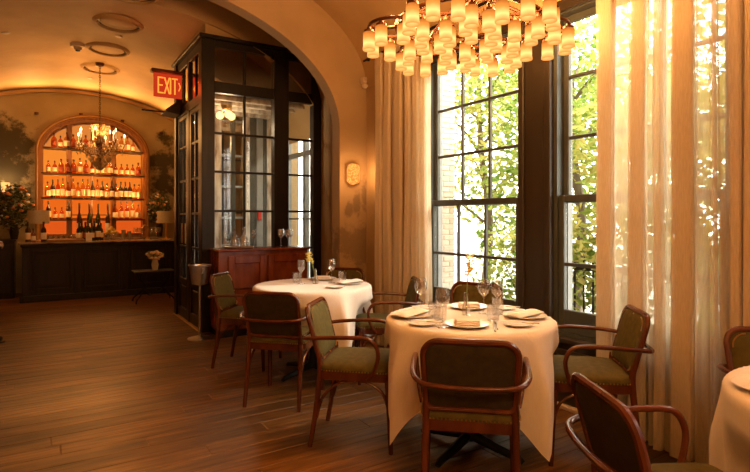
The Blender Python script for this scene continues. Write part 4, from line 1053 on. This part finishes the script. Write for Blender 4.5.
MB().box(-.15, 1.90, 10.72, 11.165, 0, .93, .006).build('lower_cabinet', M['dark_wood'], t, smooth=False)
MB().box(-.17, 1.92, 10.70, 11.165, .93, .955, .006).build('lower_top', M['marble'], t, smooth=False)
# lamps hidden under each shelf front light the bottles, as lit shelves do
for z in (1.62, 2.06, 2.51):
    for x in (.25, .85, 1.45): point('shelf_lamp', (x, 10.82, z - .02), 2.0, (1, .42, .11), .03)

# bottles -----------------------------------------------------------
M['amber_glass'] = glass_mat('amber_spirit_glass', (.85, .36, .10), .08, 1.45, .03)
M['pale_glass'] = glass_mat('pale_spirit_glass', (.92, .66, .38), .08, 1.45, .03)
M['green_glass'] = mat('dark_green_bottle_glass', (.018, .028, .010), .1, noise=.2)
M['dark_glass'] = mat('dark_brown_bottle_glass', (.035, .014, .006), .1, noise=.2)
M['label_cream'] = mat('cream_paper_label', (.85, .74, .55), .7, noise=.08, nscale=30)
M['label_dark'] = mat('dark_red_paper_label', (.25, .05, .02), .7, noise=.1, nscale=30)
M['cap'] = mat('dark_bottle_cap', (.03, .018, .012), .4, noise=.1)
def bottle_mesh(r, h, neck, glass, lab, sq=False):
    b = MB(); n = 4 if sq else 10; rr = r * (1.25 if sq else 1); sh = h * .58
    b.lathe([(rr * .96, 0), (rr, .006), (rr, sh), (rr * .75, sh + h * .08), (neck, sh + h * .17), (neck, h * .93), (neck * 1.15, h * .94)], n)
    b.mi = 1; b.lathe([(rr * 1.02, h * .12), (rr * 1.02, h * .45)], n, capb=False, capt=False)
    b.mi = 2; b.lathe([(neck * 1.2, h * .88), (neck * 1.2, h)], 8)
    return b.mesh('liquor_bottle', [M[glass], M[lab], M['cap']])
BT = {'slim amber': bottle_mesh(.036, .33, .011, 'amber_glass', 'label_cream'), 'squat amber': bottle_mesh(.043, .25, .013, 'amber_glass', 'label_dark'), 'square pale': bottle_mesh(.037, .28, .012, 'pale_glass', 'label_cream', True),
      'tall pale': bottle_mesh(.035, .35, .011, 'pale_glass', 'label_cream'), 'dark brown': bottle_mesh(.038, .32, .012, 'dark_glass', 'label_cream'), 'dark green': bottle_mesh(.036, .30, .013, 'green_glass', 'label_cream'), 'small amber': bottle_mesh(.034, .21, .010, 'amber_glass', 'label_cream')}
ORD = ['first', 'second', 'third', 'fourth', 'fifth', 'sixth', 'seventh', 'eighth', 'ninth', 'tenth', 'eleventh', 'twelfth', 'thirteenth', 'fourteenth', 'fifteenth', 'sixteenth', 'seventeenth', 'eighteenth', 'nineteenth', 'twentieth', 'twenty-first', 'twenty-second', 'twenty-third', 'twenty-fourth', 'twenty-fifth', 'twenty-sixth', 'twenty-seventh', 'twenty-eighth', 'twenty-ninth', 'thirtieth']
rnd = random.Random(21)
def row(z, where, xs_, kinds, grp):
    for i, x in enumerate(xs_):
        k = rnd.choice(kinds)
        tag(put('liquor_bottle', BT[k], None, (x, 10.928 + rnd.uniform(-.006, .004), z + .001), rnd.uniform(-.4, .4)), '%s bottle, %s from the left on %s' % (k, ORD[i], where), 'bottle', grp)
def spread(x0, x1, step): n = int((x1 - x0) / step); return [x0 + (i + .5) * (x1 - x0) / n for i in range(n)]
row(SH[3], 'the top shelf of the back bar', spread(.16, 1.54, .095), ['small amber', 'squat amber', 'small amber', 'square pale'], 'bottles on the top shelf')
row(SH[2], 'the second shelf from the top', spread(.075, 1.63, .092), ['small amber', 'small amber', 'square pale', 'squat amber'], 'bottles on the second shelf')
row(SH[1], 'the third shelf from the top', spread(.075, 1.63, .077), ['slim amber', 'square pale', 'tall pale', 'dark green', 'dark brown', 'tall pale', 'dark brown'], 'bottles on the third shelf')
row(SH[0], 'the lowest shelf, left bay', spread(.075, .48, .085), ['tall pale', 'dark brown', 'small amber', 'square pale'], 'bottles on the lowest shelf')
row(SH[0], 'the lowest shelf, right bay', spread(1.14, 1.63, .085), ['slim amber', 'square pale', 'small amber', 'tall pale'], 'bottles on the lowest shelf')
# tall wine bottles with parts, and more bottles on the bar top
def wine_bottle(x, y_, z, h, lab, m_='green_glass', lm='label_cream'):
    t = thing('wine_bottle', lab, 'wine bottle', (x, y_, z + .001), 0, 'wine bottles at the bar')
    MB().lathe([(.038, 0), (.041, .006), (.041, h * .55), (.034, h * .63), (.015, h * .73), (.0145, h * .97), (.012, h * .97)], 14).build('glass_body', M[m_], t)
    MB().lathe([(.0418, h * .14), (.0418, h * .42)], 14, capb=False, capt=False).build('paper_label', M[lm], t); MB().lathe([(.0165, h * .82), (.0165, h), (.004, h + .002)], 10, capb=False).build('foil_cap', M['cap'], t)
for x, lab, m_ in ((.60, 'tall wine bottle, first of four in the middle of the back bar', 'dark_glass'), (.76, 'tall wine bottle, second of four in the middle of the back bar', 'green_glass'), (.90, 'tall wine bottle, third of four in the middle of the back bar', 'green_glass'), (1.06, 'tall wine bottle, last of four in the middle of the back bar', 'dark_glass')):
    wine_bottle(x, 10.92, .955, .62, lab, m_, 'label_cream')
for i, (x, h) in enumerate(((.56, .30), (.605, .34), (.655, .31), (.70, .34), (.75, .30), (.795, .33), (.85, .36), (.895, .29))):
    wine_bottle(x, 10.26 + .09 * (i % 2), BZ, h, 'dark bottle, %s from the left in the cluster on the bar top' % ORD[i], ('green_glass', 'dark_glass')[i % 2], ('label_cream', 'label_cream', 'label_dark')[i % 3])
for i in range(12):
    lay('tumbler', tum_me, .07 + i * .038, 10.26 + (i % 2) * .085, 'upturned bar tumbler, %s from the left beside the wooden board' % ORD[i], 'tumbler', BZ + .001, group='tumblers on the bar')
tag(MB().box(.10, .62, 9.90, 10.16, BZ + .001, BZ + .035, .010).build('wooden_board', M['board'], None, smooth=False), 'long walnut board lying on the bar top', 'board')
t = thing('fruit_bowl', 'glass bowl heaped with yellow fruit on the bar top', 'bowl', (1.04, 10.15, BZ + .001))
MB().lathe([(.05, 0), (.05, .006), (.012, .014), (.012, .05), (.05, .06), (.10, .09), (.125, .13), (.120, .13), (.096, .094), (.0, .065)], 24, capt=False).build('bowl_body', M['glassware'], t)
M['lemon'] = mat('lemon_peel', (.72, .50, .08), .45, noise=.12, nscale=30, bump=.1)
for i in range(11):
    a = i * 2.4; r_ = .07 if i < 7 else .035 if i < 10 else 0; z = .125 + (.0 if i < 7 else .045 if i < 10 else .08)
    o = MB().ball((0, 0, 0), .030, 10, 7, (1.2, 1, 1)).build('lemon', M['lemon'], None, loc=(1.04 + r_ * math.cos(a), 10.15 + r_ * math.sin(a), BZ + z)); o.rotation_euler = (0, 0, a)
    tag(o, 'yellow lemon heaped in the glass bowl on the bar', 'lemon', 'lemons in the bowl')
for x, h, r_, lab in ((1.22, .17, .035, 'wide steel shaker tin on the bar'), (1.31, .15, .032, 'narrower steel shaker tin on the bar'), (.69, .13, .04, 'white menu card box on the bar')):
    if r_ == .04: tag(MB().box(x - .05, x + .04, 9.95, 10.0, BZ + .001, BZ + h, .004).build('card_holder', M['china'], None, smooth=False), 'small white card holder on the bar beside the wooden board', 'card holder')
    else: tag(MB().lathe([(r_ * .8, 0), (r_, h), (r_ * .95, h), (r_ * .75, .006)], 16, capt=True).build('shaker_tin', M['steel'], None, loc=(x, 10.05, BZ + .001)), lab, 'shaker')
t = thing('beer_tap', 'brass tap with a curved spout at the right of the bar', 'tap', (1.63, 10.2, BZ + .001))
MB().lathe([(.04, 0), (.04, .01), (.015, .02), (.015, .22), (.02, .24), (.004, .25)], 14).build('column', M['brass'], t); MB().tube(bez([(0, 0, .20), (-.05, -.04, .25), (-.10, -.08, .20), (-.10, -.08, .15)], 5), .010, 8).build('spout', M['brass'], t)
for i, x in enumerate((1.44, 1.50, 1.56, 1.72, 1.78, 1.84)): lay('wine_glass', wine_me, x, 10.28 + .04 * (i % 2), 'wine glass, %s from the left near the brass tap' % ORD[i], 'wine glass', BZ + .001, group='glasses near the tap')
for i, (x, y_, k) in enumerate(((-.16, 10.06, 'dark brown'), (-.09, 9.95, 'small amber'), (.05, 9.96, 'dark brown'))): tag(put('liquor_bottle', BT[k], None, (x, y_, BZ + .001)), '%s bottle, %s from the left under the cream lamp' % (k, ORD[i]), 'bottle', 'bottles under the cream lamp')

def bar_lamp(x, y_, lab):
    t = thing('table_lamp', lab, 'table lamp', (x, y_, BZ + .001), 0, 'bar lamps')
    MB().lathe([(.07, 0), (.07, .012), (.02, .025), (.012, .05), (.012, .36)], 18).build('base', M['brass'], t)
    MB().lathe([(.148, .285), (.150, .285), (.150, .50), (.148, .50)], 32, capb=False, capt=False).build('lamp_shade', M['shade_cream'], t); MB().ball((0, 0, .40), .03, 10, 7).build('bulb', M['alabaster'], t)
    point('lamp_bulb', (x, y_, BZ + .42), 2.4, (1, .52, .18), .03)
bar_lamp(-.02, 10.12, 'cream drum lamp at the left end of the bar'); bar_lamp(1.93, 10.12, 'cream drum lamp at the right of the bar, half hidden by the vestibule')

def bouquet(x, y_, z, rx, rz, nb, nl, lab, seed, pm, vase_h=.24, vr=.07, vm='dark_wood', leaf=.07, bs=.035):
    rnd = random.Random(seed); t = thing('flower_arrangement', lab, 'flowers', (x, y_, z + .001), 0, None)
    MB().lathe([(vr * .7, 0), (vr, vase_h * .5), (vr * .75, vase_h * .9), (vr * .85, vase_h), (vr * .7, vase_h), (vr * .6, vase_h * .88), (0, vase_h * .8)], 18, capt=False).build('vase', M[vm], t)
    c = Vector((0, 0, vase_h + rz * .75)); b = MB()
    for k in range(14):
        a = rnd.uniform(0, 6.28); e = (rx * .8 * math.cos(a), rx * .8 * math.sin(a), vase_h + rz * rnd.uniform(.5, 1.4)); b.tube(bez([(0, 0, vase_h * .85), (e[0] * .35, e[1] * .35, vase_h + rz * .4), e], 3), .004, 5)
    b.build('stems', M['stem'], t)
    b = MB(); leaves(b, c, (rx, rx, rz), nl, leaf, rnd); b.build('foliage', M['leaf_dark'], t, smooth=False)['kind'] = 'stuff'
    for i, mt in enumerate(pm):
        b = MB()
        for k in range(nb // len(pm)):
            d = Vector((rnd.gauss(0, 1), rnd.gauss(0, 1), rnd.gauss(0, 1))).normalized() * rnd.uniform(.55, 1.0); q = c + Vector((d.x * rx, d.y * rx, d.z * rz))
            b.ball(tuple(q), bs * rnd.uniform(.6, 1.1), 7, 4, (1, 1, .75))
        b.build('blossoms', M[mt], t, angle=20)['kind'] = 'stuff'
    return t
bouquet(-.36, 10.62, .96, .26, .40, 46, 900, 'big dark bouquet with rust flowers behind the left bar lamp', 3, ['petal_r', 'petal_r', 'petal_w'])
bouquet(1.90, 10.60, .96, .22, .30, 40, 420, 'rust and cream bouquet on the right of the back bar', 5, ['petal_r', 'petal_w', 'petal_r'], .34)
# iron side table with a small vase of cream flowers
t = thing('iron_side_table', 'small black iron side table with scrolled legs before the bar', 'side table', (1.52, 8.95, 0))
MB().box(-.30, .30, -.20, .20, .47, .49, .006).build('tabletop', M['dark_wood'], t, smooth=False)
for s in (-1, 1):
    for q in (-1, 1): MB().tube(bez([(s * .22, q * .14, .47), (s * .20, q * .10, .36), (s * .12, q * .06, .24), (s * .20, q * .11, .13), (s * .27, q * .17, .05), (s * .28, q * .18, .0)], 5), .011, 8).build('leg', M['black_metal'], t)
    MB().tube(bez([(s * .16, -.09, .20), (s * .06, 0, .13), (s * .16, .09, .20)], 6), .009, 8).build('scroll', M['black_metal'], t)
MB().tube(bez([(-.13, 0, .17), (-.05, 0, .10), (.05, 0, .20), (.13, 0, .13)], 6), .010, 8).build('stretcher', M['black_metal'], t)
bouquet(1.54, 8.95, .49, .14, .085, 40, 70, 'small pot of cream flowers on the iron side table', 8, ['petal_w', 'petal_w'], .17, .055, 'china', .05, .030)

# left wall lamp beside the mural
t = thing('glass_wall_lamp', 'small glowing glass wall lamp at the far left of the bar wall', 'wall lamp', (-.50, YF - .002, 1.80))
MB().lathe([(.03, -.16), (.055, -.12), (.06, -.05), (.058, -.04)], 14, c=(0, -.12, 0)).build('cup', M['bronze'], t)
MB().lathe([(.045, -.05), (.058, 0), (.062, .12), (.058, .12), (.052, .0)], 18, c=(0, -.12, 0), capt=False).build('glass_shade', M['alabaster'], t)
MB().tube(bez([(0, 0, -.1), (0, -.06, -.16), (0, -.12, -.13)], 4), .010, 8).build('arm', M['bronze'], t); MB().lathe([(.04, -.15), (.04, -.05)], 14, c=(0, -.01, 0)).build('wall_plate', M['bronze'], t)
point('wall_lamp_bulb', (-.50, YF - .22, 1.95), 3, (1, .55, .2), .05)

# ------------------------------------------------------------------ crystal candle chandelier above the bar
CC = thing('crystal_chandelier', 'antique crystal candle chandelier hanging on a chain before the bar', 'chandelier', (.77, 9.04, 0))
zt = ell(.77, 2.44, 1.28, 2.39)
MB().lathe([(.015, zt - .06), (.05, zt - .045), (.065, zt - .005)], 16).build('canopy', M['bronze'], CC)
link_me = MB().tube([(.011 * math.cos(a), 0, .021 * math.sin(a)) for a in [2 * PI * k / 10 for k in range(10)]], .004, 5, closed=True).mesh('chain_link', M['black_metal'])
z = zt - .07; k = 0
while z > 2.76: put('chain_link', link_me, CC, (0, 0, z), (k % 2) * PI / 2); z -= .034; k += 1
MB().lathe([(.01, 2.76), (.025, 2.70), (.012, 2.62), (.035, 2.52), (.05, 2.44), (.03, 2.36), (.05, 2.28), (.02, 2.18), (.008, 2.10)], 14).build('stem', M['bronze'], CC)
crystal = MB(); rnd = random.Random(6)
def drop(x, y_, z, s):
    crystal.add([(x, y_, z + s), (x + s * .5, y_, z), (x, y_ + s * .5, z), (x - s * .5, y_, z), (x, y_ - s * .5, z), (x, y_, z - s * 1.3)], [(0, 1, 2), (0, 2, 3), (0, 3, 4), (0, 4, 1), (5, 2, 1), (5, 3, 2), (5, 4, 3), (5, 1, 4)])
for k in range(10):
    a = k * PI / 5; R = .34 if k % 2 == 0 else .25; zc = 2.44 if k % 2 == 0 else 2.50; c, s = math.cos(a), math.sin(a)
    MB().tube(bez([(.03 * c, .03 * s, 2.34), (R * .45 * c, R * .45 * s, 2.27), (R * .85 * c, R * .85 * s, zc - .10), (R * c, R * s, zc)], 5), .006, 6).build('arm', M['bronze'], CC)
    MB().lathe([(.012, zc), (.035, zc + .012), (.036, zc + .018), (.010, zc + .02)], 12, c=(R * c, R * s, 0)).build('drip_pan', M['glassware'], CC)
    cn = MB().lathe([(.010, zc + .018), (.010, zc + .12), (.004, zc + .125)], 8, c=(R * c, R * s, 0)).build('candle', M['china'], CC)
    MB().lathe([(.004, zc + .125), (.009, zc + .14), (.006, zc + .16), (.001, zc + .175)], 8, c=(R * c, R * s, 0)).build('flame', M['flame_bulb'], cn)
    for q in range(7): drop(R * c + rnd.uniform(-.04, .04), R * s + rnd.uniform(-.04, .04), zc - .05 - rnd.uniform(0, .12), rnd.uniform(.010, .018))
for k in range(1500):
    z = rnd.uniform(2.05, 2.72); prof = .07 + .07 * (z > 2.6) if z > 2.45 else .33 * ((z - 2.03) / .42) ** .8
    a = rnd.uniform(0, 6.28); r_ = prof * rnd.uniform(.55, 1.0); drop(r_ * math.cos(a), r_ * math.sin(a), z, rnd.uniform(.009, .020))
M['crystal'] = mat('smoky_cut_crystal', (.60, .42, .24), .06, noise=.2, nscale=20, spec=1.0); M['crystal'].node_tree.nodes['Principled BSDF'].inputs['Transmission Weight'].default_value = .5
crystal.build('crystal_drops', M['crystal'], CC, smooth=False)['kind'] = 'stuff'
point('candle_lamp', (.77, 9.04, 2.66), 26, (1, .44, .11), .16)
# ------------------------------------------------------------------ person standing at the left edge
def person(x, y_, rz):
    t = thing('person', 'person in a dark navy suit and black shoes, cut off by the left edge', 'person', (x, y_, 0), rz)
    me = bpy.data.meshes.new('body')
    J = {'pel': (0, 0, .95), 'sp': (0, 0, 1.15), 'ch': (0, 0, 1.36), 'nk': (0, 0, 1.50), 'hd': (0, .01, 1.60), 'tp': (0, .01, 1.74)}
    R = {'pel': (.155, .115), 'sp': (.145, .105), 'ch': (.175, .12), 'nk': (.058, .058), 'hd': (.075, .09), 'tp': (.055, .065)}
    E_ = [('pel', 'sp'), ('sp', 'ch'), ('ch', 'nk'), ('nk', 'hd'), ('hd', 'tp')]
    for s, q in ((-1, 'l'), (1, 'r')):
        J.update({'sh' + q: (s * .19, 0, 1.42), 'el' + q: (s * .27, -.09, 1.14), 'wr' + q: (s * .17, .14, 1.05), 'hip' + q: (s * .095, 0, .90), 'kn' + q: (.15 if s > 0 else -.10, .03, .50), 'an' + q: (.20 if s > 0 else -.105, -.01, .10)})
        R.update({'sh' + q: (.075, .075), 'el' + q: (.052, .052), 'wr' + q: (.036, .036), 'hip' + q: (.10, .10), 'kn' + q: (.070, .07), 'an' + q: (.055, .055)})
        E_ += [('ch', 'sh' + q), ('sh' + q, 'el' + q), ('el' + q, 'wr' + q), ('pel', 'hip' + q), ('hip' + q, 'kn' + q), ('kn' + q, 'an' + q)]
    ks = list(J); me.from_pydata([J[k] for k in ks], [(ks.index(a), ks.index(b_)) for a, b_ in E_], [])
    o = put('body', me, t); me.materials.append(M['navy'])
    o.modifiers.new('skin', 'SKIN'); sv = me.skin_vertices[0].data
    for i, k in enumerate(ks): sv[i].radius = R[k]; sv[i].use_root = (k == 'pel')
    o.modifiers.new('sub', 'SUBSURF').levels = 2; o.modifiers['sub'].render_levels = 2; o.modifiers['skin'].use_smooth_shade = True
    b = MB(); b.ball((0, .02, 1.625), .088, 16, 12, (.88, 1.08, 1.32)); b.ball((0, .118, 1.61), .016, 8, 6, (.8, 1, 1.4))
    for s in (-1, 1): b.ball((s * .08, .015, 1.615), .022, 8, 6, (.4, .8, 1.3))
    b.build('head', M['skin'], t); b = MB(); b.ball((0, 0, 1.665), .094, 16, 10, (.92, 1.08, 1.05)); b.build('hair', M['hair'], t)
    for s in (-1, 1):
        b = MB(); b.ball((s * .17, .17, 1.045), .042, 10, 8, (.55, 1.05, .9))
        for f_, (dx, L) in enumerate(((-.020, .062), (-.007, .072), (.007, .068), (.020, .055))):
            b.tube(bez([(s * .17, .20, 1.045 + dx), (s * .16, .20 + L * .6, 1.035 + dx), (s * .145, .20 + L * .85, 1.015 + dx)], 3), [.0095, .0095, .009, .009, .0085, .008, .007], 7)
        b.tube(bez([(s * .16, .16, 1.075), (s * .135, .195, 1.085), (s * .13, .225, 1.075)], 3), .010, 7); b.build('hand', M['skin'], t)
        fx = .20 if s > 0 else -.105; b = MB(); b.ball((fx, .055, .045), .052, 14, 8, (.85, 2.6, .85)); b.box(fx - .042, fx + .042, -.075, .185, .002, .018, .006); b.build('shoe', M['leather'], t)
    return t
person(-.61, 6.85, math.radians(-35))
